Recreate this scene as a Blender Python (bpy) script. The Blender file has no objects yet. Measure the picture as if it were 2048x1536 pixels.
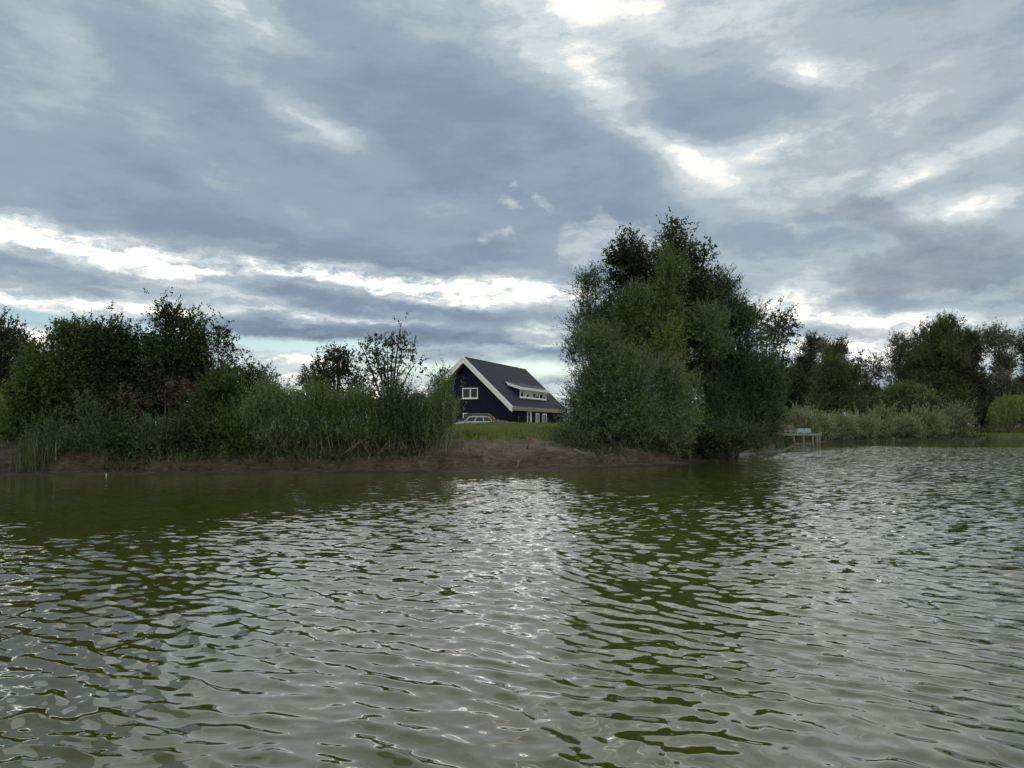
import bpy, bmesh, math
import numpy as np
from mathutils import Vector, Matrix

# ------------------------------------------------------------------ camera, light, sky
F, HZ, CAMH = 1420.0, 855.0, 1.7          # focal length in photo pixels, horizon row, eye height
PITCH = math.atan((HZ - 768) / F)
CP, SP = math.cos(PITCH), math.sin(PITCH)
scene = bpy.context.scene
C = scene.collection


def ray(px, py):
    x, z = (px - 1024) / F, (768 - py) / F
    return np.array((x, CP - z * SP, SP + z * CP))


def at(px, py, Y):
    q = ray(px, py)
    k = Y / q[1]
    return np.array((q[0] * k, Y, CAMH + q[2] * k))


cam = bpy.data.objects.new("camera", bpy.data.cameras.new("camera"))
C.objects.link(cam)
cam.location = (0, 0, CAMH)
cam.rotation_euler = (math.pi / 2 + PITCH, 0, 0)
cam.data.sensor_width = 36
cam.data.lens = 36 * F / 2048
cam.data.clip_start = 0.1
cam.data.clip_end = 12000
scene.camera = cam
scene.view_settings.view_transform = 'Standard'
scene.view_settings.look = 'None'
scene.view_settings.exposure = 0.1
scene.view_settings.gamma = 1.0

SUN_EL, SUN_AZ = math.radians(36), math.radians(4)
sun = bpy.data.objects.new("sun", bpy.data.lights.new("sun", 'SUN'))
C.objects.link(sun)
sun.data.energy = 0.55
sun.data.angle = math.radians(65)
sun.data.color = (1.0, 0.98, 0.94)
sun.rotation_euler = Vector((math.sin(SUN_AZ) * math.cos(SUN_EL), math.cos(SUN_AZ) * math.cos(SUN_EL), math.sin(SUN_EL))).to_track_quat('Z', 'Y').to_euler()


class Nodes:
    """Small wrapper that makes node graphs readable."""
    def __init__(self, tree):
        self.t = tree
        tree.nodes.clear()

    def n(self, typ, **kw):
        nd = self.t.nodes.new(typ)
        for k, v in kw.items():
            setattr(nd, k, v)
        return nd

    def put(self, sock, v):
        if isinstance(v, bpy.types.NodeSocket):
            self.t.links.new(v, sock)
        else:
            sock.default_value = v

    def math(self, op, a, b=0.0, c=None, clamp=False):
        nd = self.n('ShaderNodeMath', operation=op, use_clamp=clamp)
        self.put(nd.inputs[0], a)
        self.put(nd.inputs[1], b)
        if c is not None:
            self.put(nd.inputs[2], c)
        return nd.outputs[0]

    def vmath(self, op, a, b=(0, 0, 0), c=None):
        nd = self.n('ShaderNodeVectorMath', operation=op)
        self.put(nd.inputs[0], a)
        if op == 'SCALE':
            self.put(nd.inputs['Scale'], b)
        else:
            self.put(nd.inputs[1], b)
        if c is not None:
            self.put(nd.inputs[2], c)
        return nd.outputs[0]

    def noise(self, vec, scale=1.0, detail=4.0, rough=0.55, dims='3D', lac=2.0):
        nd = self.n('ShaderNodeTexNoise', noise_dimensions=dims)
        self.put(nd.inputs['Vector'], vec)
        nd.inputs['Scale'].default_value = scale
        nd.inputs['Detail'].default_value = detail
        nd.inputs['Roughness'].default_value = rough
        nd.inputs['Lacunarity'].default_value = lac
        return nd

    def ramp(self, fac, stops, interp='LINEAR'):
        nd = self.n('ShaderNodeValToRGB')
        cr = nd.color_ramp
        cr.interpolation = interp
        while len(cr.elements) < len(stops):
            cr.elements.new(0.5)
        for e, (p, col) in zip(cr.elements, stops):
            e.position = p
            e.color = (*col, 1) if len(col) == 3 else col
        self.put(nd.inputs[0], fac)
        return nd.outputs[0]

    def mix(self, fac, a, b, blend='MIX'):
        nd = self.n('ShaderNodeMix', data_type='RGBA', blend_type=blend)
        self.put(nd.inputs[0], fac)
        self.put(nd.inputs[6], a if isinstance(a, bpy.types.NodeSocket) else (*a, 1))
        self.put(nd.inputs[7], b if isinstance(b, bpy.types.NodeSocket) else (*b, 1))
        return nd.outputs[2]


world = bpy.data.worlds.new("World")
scene.world = world
world.use_nodes = True
W = Nodes(world.node_tree)
geo = W.n('ShaderNodeTexCoord').outputs['Generated']
sep = W.n('ShaderNodeSeparateXYZ')
W.put(sep.inputs[0], geo)
dx, dy, dz = sep.outputs
hor = W.math('SQRT', W.math('ADD', W.math('MULTIPLY', dx, dx), W.math('MULTIPLY', dy, dy)))
hor = W.math('MAXIMUM', hor, 0.02)
az = W.math('ARCTAN2', dx, dy)
tel = W.math('DIVIDE', dz, hor)
cmb = W.n('ShaderNodeCombineXYZ')
W.put(cmb.inputs[0], az)
W.put(cmb.inputs[1], tel)
P = cmb.outputs[0]
zc = W.math('ADD', W.math('MAXIMUM', dz, 0.0), 0.09)
cq = W.n('ShaderNodeCombineXYZ')
W.put(cq.inputs[0], W.math('DIVIDE', dx, zc))
W.put(cq.inputs[1], W.math('DIVIDE', dy, zc))
Q = cq.outputs[0]                           # position on a flat cloud deck


def sky_dir(px, py):
    q = ray(px, py)
    return math.atan2(q[0], q[1]), q[2] / math.hypot(q[0], q[1])


def warped(amount_u, amount_v, scale, stretch, detail, rough):
    nz = W.noise(W.vmath('MULTIPLY', P, (1.0, stretch, 1.0)), scale, detail, rough)
    off = W.vmath('MULTIPLY', W.vmath('SUBTRACT', nz.outputs['Color'], (0.5, 0.5, 0.5)), (amount_u, amount_v, 0))
    return W.vmath('ADD', P, off)


def blobs(vec, table, start=0.0):
    """Sum of soft elliptical cloud patches: (px, py, rx, ry, tilt degrees, weight)."""
    acc = start
    for px, py, rx, ry, rot, w in table:
        a, e = sky_dir(px, py)
        mp = W.n('ShaderNodeMapping', vector_type='TEXTURE')
        W.put(mp.inputs[0], vec)
        mp.inputs['Location'].default_value = (a, e, 0)
        mp.inputs['Rotation'].default_value = (0, 0, math.radians(-rot))
        mp.inputs['Scale'].default_value = (1.75 * rx / F, 1.75 * ry / F, 1)
        g = W.n('ShaderNodeTexGradient', gradient_type='QUADRATIC_SPHERE')
        W.put(g.inputs[0], mp.outputs[0])
        acc = W.math('MULTIPLY_ADD', g.outputs['Fac'], w, acc)
    return acc


P1 = warped(0.16, 0.075, 5.0, 2.0, 7.0, 0.62)
P2 = warped(0.11, 0.042, 9.0, 2.2, 7.0, 0.68)
BANDS = [  # the high deck: bright breaks (+) and dark bellies (-)
    (1120, 0, 330, 120, 8, .54), (1190, 150, 120, 50, 25, .32), (1050, 100, 190, 60, 10, .18), (440, 0, 190, 70, 20, .42),
    (1270, 255, 190, 55, 32, .34), (1400, 310, 110, 40, 20, .22), (1590, 280, 210, 42, -16, .42), (1690, 345, 210, 48, -10, .42),
    (1630, 140, 95, 34, 18, .4), (1500, 60, 260, 90, 0, .2), (1930, 420, 110, 40, -8, .36), (1800, 360, 120, 25, -20, .25),
    (1850, 200, 260, 160, 0, .1), (1700, 260, 420, 260, 0, .06), (1760, 520, 330, 170, 0, .15), (1450, 560, 160, 60, 0, .06), (1450, 290, 70, 30, 0, .15),
    (590, 225, 230, 42, 27, .26), (700, 275, 110, 34, 25, .14), (430, 345, 190, 40, 22, .17), (860, 400, 170, 36, 10, .15), (170, 95, 120, 36, 15, .16),
    (70, 200, 150, 60, 0, .12), (90, 120, 260, 60, 10, .06),
    (330, 330, 430, 110, 20, -.10), (760, 330, 480, 140, 18, -.13), (980, 230, 330, 110, 12, -.17), (1480, 210, 190, 75, 22, -.13),
    (1760, 305, 170, 36, -16, -.26), (1250, 420, 330, 90, 0, -.11), (2030, 120, 170, 110, 0, -.10), (300, 130, 260, 60, 15, -.06),
    (1330, 190, 90, 40, 0, -.1), (1380, 250, 120, 40, 15, -.12),
    (560, 470, 640, 40, 6, -.07),
    # unseen breaks added above the frame for bright glints on the waves
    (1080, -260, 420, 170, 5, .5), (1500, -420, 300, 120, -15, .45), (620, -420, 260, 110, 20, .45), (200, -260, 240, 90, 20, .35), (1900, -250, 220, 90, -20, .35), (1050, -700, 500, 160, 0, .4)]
LOWS = [   # the long bars near the horizon
    (120, 488, 220, 34, 8, .54), (20, 468, 120, 24, 5, .26), (690, 556, 290, 26, 6, .66), (820, 570, 140, 22, 4, .28), (360, 535, 130, 26, 5, .45), (110, 606, 240, 26, 4, .5),
    (290, 500, 60, 20, 10, .3), (1000, 578, 190, 30, 5, .45), (1100, 592, 120, 30, 4, .42), (560, 628, 230, 20, 3, .42), (1760, 642, 220, 24, 3, .5),
    (1560, 612, 130, 34, -3, .4), (1690, 692, 150, 24, 0, .5), (1080, 660, 150, 26, 2, .42), (600, 716, 170, 18, 2, .42),
    (900, 790, 520, 40, 0, .45), (480, 590, 90, 16, 4, .3), (250, 575, 120, 12, 6, .3), (900, 605, 110, 14, 4, .35), (760, 640, 160, 9, 3, .3), (820, 690, 120, 8, 2, .3), (1090, 685, 90, 12, 2, .35), (330, 620, 120, 12, 4, .35), (60, 664, 150, 18, 2, .42), (1880, 705, 330, 44, 0, .4), (220, 690, 200, 26, 0, .25), (500, 760, 300, 40, 0, .35),
    (180, 556, 240, 24, 8, -.16), (560, 585, 150, 26, 6, -.2), (300, 640, 260, 16, 3, -.1), (600, 657, 230, 26, 1, -.34), (910, 668, 280, 24, 2, -.28),
    (1660, 664, 150, 16, 0, -.28), (1900, 610, 260, 40, 0, -.1), (860, 618, 260, 16, 4, -.2), (740, 520, 260, 12, 6, -.12), (1000, 700, 200, 14, 1, -.25)]
dk = W.noise(W.vmath('MULTIPLY', Q, (0.8, 0.45, 1)), 1.1, 7.0, 0.56).outputs['Fac']
fine = W.noise(W.vmath('MULTIPLY', P, (1.0, 2.4, 1.0)), 9.0, 8.0, 0.6).outputs['Fac']
streak = W.noise(W.vmath('MULTIPLY', P1, (1.0, 5.0, 1.0)), 7.0, 6.0, 0.55).outputs['Fac']
wisp = W.noise(W.vmath('MULTIPLY', P2, (1.0, 1.7, 1.0)), 5.5, 8.0, 0.66).outputs['Fac']
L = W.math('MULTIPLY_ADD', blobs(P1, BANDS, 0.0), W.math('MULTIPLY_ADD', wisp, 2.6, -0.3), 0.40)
frag = W.noise(W.vmath('MULTIPLY', P2, (1.0, 3.2, 1.0)), 24.0, 6.0, 0.64).outputs['Fac']
L = W.math('MULTIPLY_ADD', blobs(P2, LOWS, 0.0), W.math('MULTIPLY_ADD', frag, 4.6, -1.25), L)
L = W.math('MULTIPLY_ADD', W.math('SUBTRACT', dk, 0.5), 0.40, L)
L = W.math('MULTIPLY_ADD', W.math('SUBTRACT', fine, 0.5), 0.30, L)
L = W.math('MULTIPLY_ADD', W.math('SUBTRACT', wisp, 0.5), 0.36, L)
lowmask = W.n('ShaderNodeMapRange', interpolation_type='SMOOTHSTEP')
W.put(lowmask.inputs[0], tel)
lowmask.inputs[1].default_value = 0.34
lowmask.inputs[2].default_value = 0.16
L = W.math('MULTIPLY_ADD', W.math('MULTIPLY', W.math('SUBTRACT', streak, 0.5), lowmask.outputs[0]), 0.55, L)
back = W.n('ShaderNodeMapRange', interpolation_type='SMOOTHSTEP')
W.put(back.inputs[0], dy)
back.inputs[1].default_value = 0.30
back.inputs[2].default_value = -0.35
L = W.math('MULTIPLY_ADD', back.outputs[0], 0.50, L)      # unseen sky behind the camera, brightened to light tree and house fronts
deck = W.ramp(L, [(0.0, (.17, .222, .282)), (.24, (.208, .275, .350)), (.38, (.268, .345, .415)), (.52, (.375, .452, .500)), (.68, (.56, .63, .65)),
                  (.84, (.885, .89, .83)), (1.0, (1.13, 1.09, .97))], 'EASE')
glow = W.math('MINIMUM', W.math('MULTIPLY', W.math('MAXIMUM', W.math('SUBTRACT', L, .90), 0.0), 9.0), 2.6)
deck = W.vmath('SCALE', deck, W.math('ADD', glow, 1.06))       # the thinnest cloud, lit by the sun behind it
# lilac cast of the thinner deck to the right
li = blobs(P1, [(1900, 150, 420, 260, 0, .55), (1500, 60, 300, 140, 0, .3)], 0.0)
deck = W.mix(li, deck, W.mix(1.0, deck, (1.10, 1.0, 1.02), 'MULTIPLY'))
# clear pale-blue air between the bars and towards the horizon, from the sky texture
sky = W.n('ShaderNodeTexSky', sky_type='NISHITA', sun_disc=False, sun_elevation=SUN_EL, sun_rotation=SUN_AZ, air_density=1.0, dust_density=0.6, ozone_density=1.5)
clear = W.vmath('MULTIPLY', sky.outputs[0], (.073, .081, .077))
GAPS = [(150, 640, 260, 15, 3, 1.2), (590, 690, 190, 17, 2, 1.6), (860, 738, 300, 26, 0, 1.5), (1080, 735, 180, 26, 0, 1.0), (280, 655, 200, 14, 3, 1.0), (640, 690, 160, 16, 1, 1.0),
        (200, 660, 160, 12, 3, .9), (1720, 600, 90, 10, 0, .35), (1990, 750, 120, 30, 0, .6), (90, 628, 120, 9, 3, .7), (960, 700, 200, 14, 0, .6)]
gap = W.math('MULTIPLY_ADD', W.math('SUBTRACT', streak, 0.5), 1.1, blobs(P2, GAPS, -0.25), clamp=True)
skycol = W.mix(gap, deck, clear)
# small low cumulus drifting in front of the deck
PUFFS = [(1195, 470, 85, 52, 0, 1.25), (1260, 480, 90, 40, 10, .9), (1150, 505, 60, 26, 0, .7), (1310, 500, 80, 26, 0, .5), (1020, 415, 26, 24, 0, .8), (1085, 395, 40, 16, 30, .85),
         (1030, 378, 14, 9, 0, .7), (968, 480, 28, 20, 0, .7), (1020, 480, 44, 16, 15, .6), (1570, 470, 60, 26, 10, .55), (1640, 545, 90, 34, 12, .6), (1760, 510, 90, 30, 10, .4), (1515, 515, 30, 10, 0, .4)]
DARKS = [(1790, 455, 130, 34, 26, 1.0), (1850, 490, 70, 26, 30, .8), (1850, 545, 150, 36, 4, 1.15), (1985, 490, 100, 34, 0, .95), (1720, 430, 60, 22, 10, .7), (1880, 565, 110, 22, 2, .8),
         (1560, 385, 50, 22, 30, .35), (1720, 540, 70, 24, 0, .4)]
P3 = warped(0.085, 0.085, 14.0, 1.0, 7.0, 0.62)
pf = W.math('MULTIPLY_ADD', W.math('SUBTRACT', fine, 0.5), 0.7, blobs(P3, PUFFS, 0.0))
pf = W.ramp(pf, [(.16, (0, 0, 0)), (.5, (.85, .85, .85)), (1, (1, 1, 1))], 'EASE')
skycol = W.mix(W.math('MULTIPLY', pf, .66), skycol, W.ramp(W.math('MULTIPLY_ADD', pf, .10, frag), [(.38, (.33, .405, .47)), (.54, (.43, .505, .555)), (.70, (.60, .66, .68))]))
df = W.ramp(blobs(P3, DARKS, 0.0), [(.12, (0, 0, 0)), (.55, (.8, .8, .8)), (1, (1, 1, 1))], 'EASE')
skycol = W.mix(W.math('MULTIPLY', df, .72), skycol, W.ramp(fine, [(.34, (.175, .22, .285)), (.66, (.33, .38, .435))]))
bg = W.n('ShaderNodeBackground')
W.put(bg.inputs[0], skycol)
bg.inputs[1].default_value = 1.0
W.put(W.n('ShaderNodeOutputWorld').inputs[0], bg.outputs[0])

# ------------------------------------------------------------------ helpers
rs = np.random.RandomState


def nrm(v):
    return v / np.maximum(np.linalg.norm(v, axis=-1, keepdims=True), 1e-9)


def vnoise(x, y, seed=0):
    xi, yi = np.floor(x).astype(np.int64), np.floor(y).astype(np.int64)
    fx, fy = x - xi, y - yi
    fx, fy = fx * fx * (3 - 2 * fx), fy * fy * (3 - 2 * fy)

    def h(a, b):
        v = (a * 374761393 + b * 668265263 + seed * 974711) & 0x7fffffff
        v = ((v ^ (v >> 13)) * 1274126177) & 0x7fffffff
        return ((v ^ (v >> 16)) & 0xffff) / 65535.0
    return (h(xi, yi) * (1 - fx) + h(xi + 1, yi) * fx) * (1 - fy) + (h(xi, yi + 1) * (1 - fx) + h(xi + 1, yi + 1) * fx) * fy


def fbm(x, y, seed=0, oct=4):
    s, a, t = 0, 1.0, 0
    for i in range(oct):
        s = s + a * (vnoise(x * 2 ** i, y * 2 ** i, seed + 17 * i) - 0.5)
        t += a
        a *= 0.5
    return s / t * 2


def smooth(a, b, x):
    t = np.clip((x - a) / (b - a), 0, 1)
    return t * t * (3 - 2 * t)


def tag(o, label=None, cat=None, group=None, kind=None):
    for k, v in (('label', label), ('category', cat), ('group', group), ('kind', kind)):
        if v:
            o[k] = v
    return o


def empty(name, loc, rz=0.0):
    o = bpy.data.objects.new(name, None)
    C.objects.link(o)
    o.location = loc
    o.rotation_euler = (0, 0, rz)
    o.empty_display_size = 0.3
    return o


def link_mesh(name, me, mat, parent=None):
    o = bpy.data.objects.new(name, me)
    C.objects.link(o)
    for m in (mat if isinstance(mat, (list, tuple)) else [mat]):
        me.materials.append(m)
    if parent is not None:
        o.parent = parent
    return o


def fast_mesh(name, V, faces, smooth_shade=False, attrs=None):
    """V (n,3); faces (m,k) of one polygon size."""
    me = bpy.data.meshes.new(name)
    V = np.asarray(V, dtype=np.float32)
    faces = np.asarray(faces, dtype=np.int32)
    m, k = faces.shape
    me.vertices.add(len(V))
    me.vertices.foreach_set('co', V.ravel())
    me.loops.add(m * k)
    me.loops.foreach_set('vertex_index', faces.ravel())
    me.polygons.add(m)
    me.polygons.foreach_set('loop_start', np.arange(m, dtype=np.int32) * k)
    me.polygons.foreach_set('use_smooth', np.full(m, smooth_shade))
    for nm, (dom, val) in (attrs or {}).items():
        a = me.attributes.new(nm, 'FLOAT', dom)
        a.data.foreach_set('value', np.asarray(val, dtype=np.float32).ravel())
    me.update(calc_edges=True)
    return me


class MB:
    """Collects boxes, prisms and tubes and links them as one mesh object."""
    def __init__(self):
        self.v, self.f, self.n = [], [], 0

    def add(self, V, Fs):
        self.v.append(np.asarray(V, dtype=float))
        self.f += [tuple(int(i) + self.n for i in f) for f in Fs]
        self.n += len(V)

    def box(self, a, b):
        (x0, y0, z0), (x1, y1, z1) = a, b
        self.add([(x0, y0, z0), (x1, y0, z0), (x1, y1, z0), (x0, y1, z0), (x0, y0, z1), (x1, y0, z1), (x1, y1, z1), (x0, y1, z1)],
                 [(0, 3, 2, 1), (4, 5, 6, 7), (0, 1, 5, 4), (1, 2, 6, 5), (2, 3, 7, 6), (3, 0, 4, 7)])

    def hexa(self, bottom, top):
        self.add(list(bottom) + list(top), [(0, 3, 2, 1), (4, 5, 6, 7), (0, 1, 5, 4), (1, 2, 6, 5), (2, 3, 7, 6), (3, 0, 4, 7)])

    def prism(self, poly, axis, a, b):
        """poly: 2D outline in the two axes other than `axis`, extruded from a to b."""
        def p3(p, t):
            q = list(p)
            q.insert(axis, t)
            return q
        n = len(poly)
        self.add([p3(p, a) for p in poly] + [p3(p, b) for p in poly],
                 [tuple(range(n))[::-1], tuple(range(n, 2 * n))] + [(i, (i + 1) % n, n + (i + 1) % n, n + i) for i in range(n)])

    def tube(self, pts, rad, sides=6):
        pts = np.asarray(pts, dtype=float)
        rad = np.broadcast_to(np.asarray(rad, dtype=float), (len(pts),))
        t = nrm(np.gradient(pts, axis=0))
        ref = np.where(np.abs(t[:, 2:3]) > 0.9, np.array([[1., 0, 0]]), np.array([[0, 0, 1.]]))
        u = nrm(np.cross(t, ref))
        w = np.cross(t, u)
        an = np.linspace(0, 2 * np.pi, sides, endpoint=False)
        ring = pts[:, None] + rad[:, None, None] * (np.cos(an)[None, :, None] * u[:, None] + np.sin(an)[None, :, None] * w[:, None])
        fs = []
        for i in range(len(pts) - 1):
            for j in range(sides):
                k = (j + 1) % sides
                fs.append((i * sides + j, i * sides + k, (i + 1) * sides + k, (i + 1) * sides + j))
        e = (len(pts) - 1) * sides
        fs += [tuple(range(sides))[::-1], tuple(e + j for j in range(sides))]
        self.add(ring.reshape(-1, 3), fs)

    def build(self, name, mat, parent=None, bevel=0.0, smooth_shade=False):
        me = bpy.data.meshes.new(name)
        me.from_pydata(np.concatenate(self.v).tolist(), [], self.f)
        bm = bmesh.new()
        bm.from_mesh(me)
        bmesh.ops.recalc_face_normals(bm, faces=bm.faces)
        if bevel:
            es = [e for e in bm.edges if len(e.link_faces) == 2 and e.calc_face_angle(0) > 0.6]
            bmesh.ops.bevel(bm, geom=es, offset=bevel, segments=2, affect='EDGES', profile=0.6)
        bm.to_mesh(me)
        bm.free()
        if smooth_shade:
            me.polygons.foreach_set('use_smooth', np.ones(len(me.polygons), dtype=bool))
        return link_mesh(name, me, mat, parent)


# ------------------------------------------------------------------ materials
def new_mat(name):
    m = bpy.data.materials.new(name)
    m.use_nodes = True
    N = Nodes(m.node_tree)
    out = N.n('ShaderNodeOutputMaterial')
    return m, N, out


def simple(name, col, rough=0.6, var=0.15, scale=4.0, metal=0.0, spec=0.5, bump=0.0, stretch=(1, 1, 1)):
    m, N, out = new_mat(name)
    co = N.n('ShaderNodeTexCoord').outputs['Object']
    nz = N.noise(N.vmath('MULTIPLY', co, stretch), scale, 6.0, 0.6)
    c = N.ramp(nz.outputs['Fac'], [(.3, tuple(v * (1 - var) for v in col)), (.7, tuple(min(1, v * (1 + var)) for v in col))])
    b = N.n('ShaderNodeBsdfPrincipled')
    N.put(b.inputs['Base Color'], c)
    b.inputs['Roughness'].default_value = rough
    b.inputs['Metallic'].default_value = metal
    b.inputs['Specular IOR Level'].default_value = spec
    if bump:
        bp = N.n('ShaderNodeBump')
        bp.inputs['Strength'].default_value = 1.0
        bp.inputs['Distance'].default_value = bump
        N.put(bp.inputs['Height'], nz.outputs['Fac'])
        N.put(b.inputs['Normal'], bp.outputs[0])
    N.put(out.inputs[0], b.outputs[0])
    return m


def leaf_mat(name, dark, light, back=None, trans=0.3, odd=None, gloss=0.03):
    """Leaf shader: per-leaf tint between two greens, paler underside, a few odd (dry) leaves, some light through the blade."""
    m, N, out = new_mat(name)
    tint = N.n('ShaderNodeAttribute', attribute_name='tint').outputs['Fac']
    stops = [(0.0, dark), (0.9, light)]
    if odd:
        stops += [(0.955, light), (0.965, odd)]
    col = N.ramp(tint, stops)
    if back:
        bf = N.n('ShaderNodeNewGeometry').outputs['Backfacing']
        col = N.mix(N.math('MULTIPLY', bf, 0.75), col, back)
    d = N.n('ShaderNodeBsdfDiffuse')
    N.put(d.inputs[0], col)
    t = N.n('ShaderNodeBsdfTranslucent')
    N.put(t.inputs[0], N.mix(1.0, col, (1.15, 1.25, .7), 'MULTIPLY'))
    mx = N.n('ShaderNodeMixShader')
    mx.inputs[0].default_value = trans
    N.put(mx.inputs[1], d.outputs[0])
    N.put(mx.inputs[2], t.outputs[0])
    g = N.n('ShaderNodeBsdfGlossy')
    g.inputs['Roughness'].default_value = 0.45
    m2 = N.n('ShaderNodeMixShader')
    m2.inputs[0].default_value = gloss
    N.put(m2.inputs[1], mx.outputs[0])
    N.put(m2.inputs[2], g.outputs[0])
    N.put(out.inputs[0], m2.outputs[0])
    return m


M = {}
M['willow'] = leaf_mat('willow_leaf', (.036, .072, .022), (.118, .185, .068), (.15, .20, .115), .28)
M['willow_dark'] = leaf_mat('dark_willow_leaf', (.014, .036, .011), (.054, .098, .034), (.080, .12, .062), .22)
M['willow_green'] = leaf_mat('green_willow_leaf', (.036, .070, .016), (.105, .16, .044), (.125, .17, .075), .3)
M['pale_willow'] = leaf_mat('pale_willow_leaf', (.038, .076, .024), (.125, .185, .072), (.155, .195, .112), .28)
M['alder'] = leaf_mat('alder_leaf', (.013, .028, .008), (.044, .078, .018), None, .28, (.075, .055, .022))
M['alder_light'] = leaf_mat('light_alder_leaf', (.028, .052, .010), (.072, .115, .024), None, .32, (.10, .075, .03))
M['yellow_green'] = leaf_mat('yellow_green_leaf', (.075, .10, .016), (.15, .185, .035), None, .35)
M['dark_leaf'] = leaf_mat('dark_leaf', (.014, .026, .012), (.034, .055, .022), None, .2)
M['far_green'] = leaf_mat('far_green_leaf', (.045, .070, .026), (.095, .125, .05), None, .25)
M['far_grey'] = leaf_mat('far_grey_leaf', (.055, .075, .050), (.11, .135, .09), (.13, .15, .115), .25)
M['far_dark'] = leaf_mat('far_dark_leaf', (.022, .036, .020), (.050, .072, .036), None, .2)
M['scrub'] = leaf_mat('scrub_leaf', (.095, .125, .050), (.22, .25, .125), (.22, .25, .17), .25)
M['weeping'] = leaf_mat('weeping_leaf', (.105, .145, .045), (.215, .255, .095), None, .35)
M['grass'] = leaf_mat('grass_blade', (.075, .115, .014), (.17, .22, .034), None, .3, (.16, .13, .06), .03)
M['dry_grass'] = leaf_mat('dry_grass_blade', (.085, .085, .035), (.19, .165, .085), None, .3, None, .03)
M['root'] = leaf_mat('root_fibre', (.035, .023, .017), (.095, .066, .046), None, .05, None, .02)
M['sedge'] = leaf_mat('sedge_leaf', (.016, .030, .010), (.045, .068, .022), None, .25)
M['reed'] = leaf_mat('reed_leaf', (.03, .05, .02), (.07, .10, .04), None, .3)
M['dead_leaf'] = leaf_mat('dead_leaf', (.045, .036, .022), (.10, .075, .042), None, .2)
M['bark'] = simple('bark', (.055, .046, .037), .9, .4, 9, bump=.01, stretch=(1, 1, .3))
M['pale_bark'] = simple('pale_bark', (.11, .098, .075), .85, .35, 9, bump=.006, stretch=(1, 1, .3))


def ground_mat():
    m, N, out = new_mat('bank_earth_and_grass')
    co = N.n('ShaderNodeTexCoord').outputs['Object']
    g = N.n('ShaderNodeAttribute', attribute_name='grassy').outputs['Fac']
    wet = N.n('ShaderNodeAttribute', attribute_name='wet').outputs['Fac']
    n1 = N.noise(co, 1.3, 8, .62).outputs['Fac']
    n2 = N.noise(co, 7.0, 8, .65).outputs['Fac']
    n3 = N.noise(N.vmath('MULTIPLY', co, (.7, 1.6, 5)), 3.0, 8, .66).outputs['Fac']
    mud = N.ramp(n1, [(.34, (.030, .024, .018)), (.5, (.068, .057, .043)), (.66, (.12, .106, .083))])
    mud = N.mix(N.math('MULTIPLY', n2, .8), mud, N.ramp(n3, [(.38, (.016, .012, .010)), (.5, (.06, .05, .038)), (.64, (.15, .13, .10))]))
    dry = N.n('ShaderNodeAttribute', attribute_name='dry').outputs['Fac']
    mud = N.mix(N.math('MULTIPLY', dry, N.math('MULTIPLY_ADD', n2, 1.6, -.2, clamp=True)), mud, N.ramp(n1, [(.35, (.12, .105, .082)), (.65, (.215, .195, .155))]))
    mud = N.mix(wet, mud, N.mix(1.0, mud, (.50, .48, .46), 'MULTIPLY'))
    gr = N.ramp(n1, [(.3, (.05, .068, .018)), (.5, (.082, .105, .026)), (.7, (.115, .12, .042))])
    col = N.mix(N.math('ADD', g, N.math('MULTIPLY_ADD', n2, .9, -.45), clamp=True), mud, gr)
    b = N.n('ShaderNodeBsdfPrincipled')
    N.put(b.inputs['Base Color'], col)
    N.put(b.inputs['Roughness'], N.math('MULTIPLY_ADD', wet, -.4, .93))
    b.inputs['Specular IOR Level'].default_value = .2
    bp = N.n('ShaderNodeBump')
    bp.inputs['Distance'].default_value = .25
    bp.inputs['Strength'].default_value = .8
    N.put(bp.inputs['Height'], N.math('ADD', n2, n1))
    N.put(b.inputs['Normal'], bp.outputs[0])
    N.put(out.inputs[0], b.outputs[0])
    return m


def water_mat():
    m, N, out = new_mat('pond_water')
    tc = N.n('ShaderNodeTexCoord').outputs['Object']
    mic = N.n('ShaderNodeAttribute', attribute_name='micro').outputs['Fac']
    rot = N.n('ShaderNodeMapping')
    N.put(rot.inputs[0], tc)
    rot.inputs['Rotation'].default_value = (0, 0, math.radians(40))
    rot.inputs['Scale'].default_value = (1.0, 2.2, 1)
    nz = N.noise(rot.outputs[0], 3.2, 3.0, .55)
    sl = N.vmath('MULTIPLY', N.vmath('SUBTRACT', nz.outputs['Color'], (.5, .5, .5)), (1, 1, 0))
    sl = N.vmath('SCALE', sl, N.math('MULTIPLY', mic, 8.0))
    nor = N.vmath('NORMALIZE', N.vmath('ADD', N.n('ShaderNodeNewGeometry').outputs['Normal'], sl))
    b = N.n('ShaderNodeBsdfPrincipled')
    cl = N.noise(tc, .12, 3, .5).outputs['Fac']
    N.put(b.inputs['Base Color'], N.ramp(cl, [(.35, (.038, .046, .006)), (.65, (.052, .060, .011))]))
    b.inputs['Roughness'].default_value = .03
    b.inputs['IOR'].default_value = 1.52
    N.put(b.inputs['Normal'], nor)
    N.put(out.inputs[0], b.outputs[0])
    return m


M['ground'] = ground_mat()
M['water'] = water_mat()

# ------------------------------------------------------------------ terrain
SHORE = np.array([(-120, 14), (-60, 20), (-30, 24.2), (-18, 25.2), (-13, 25.5), (-8, 26.0), (-4, 26.8), (-.5, 27.7), (2.6, 29.0), (4.9, 30.6), (7.9, 32.6), (10.2, 36.5), (12.6, 40.6),
                  (14.2, 44.2), (16, 47), (19.5, 51), (23.5, 60), (27.6, 69), (30.5, 74.5), (37.2, 86), (50, 96), (67, 105), (80, 104), (100, 100), (150, 88), (260, 60)], dtype=float)
WATER_POLY = np.concatenate([SHORE, [(260, -60), (-120, -60)]])


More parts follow.
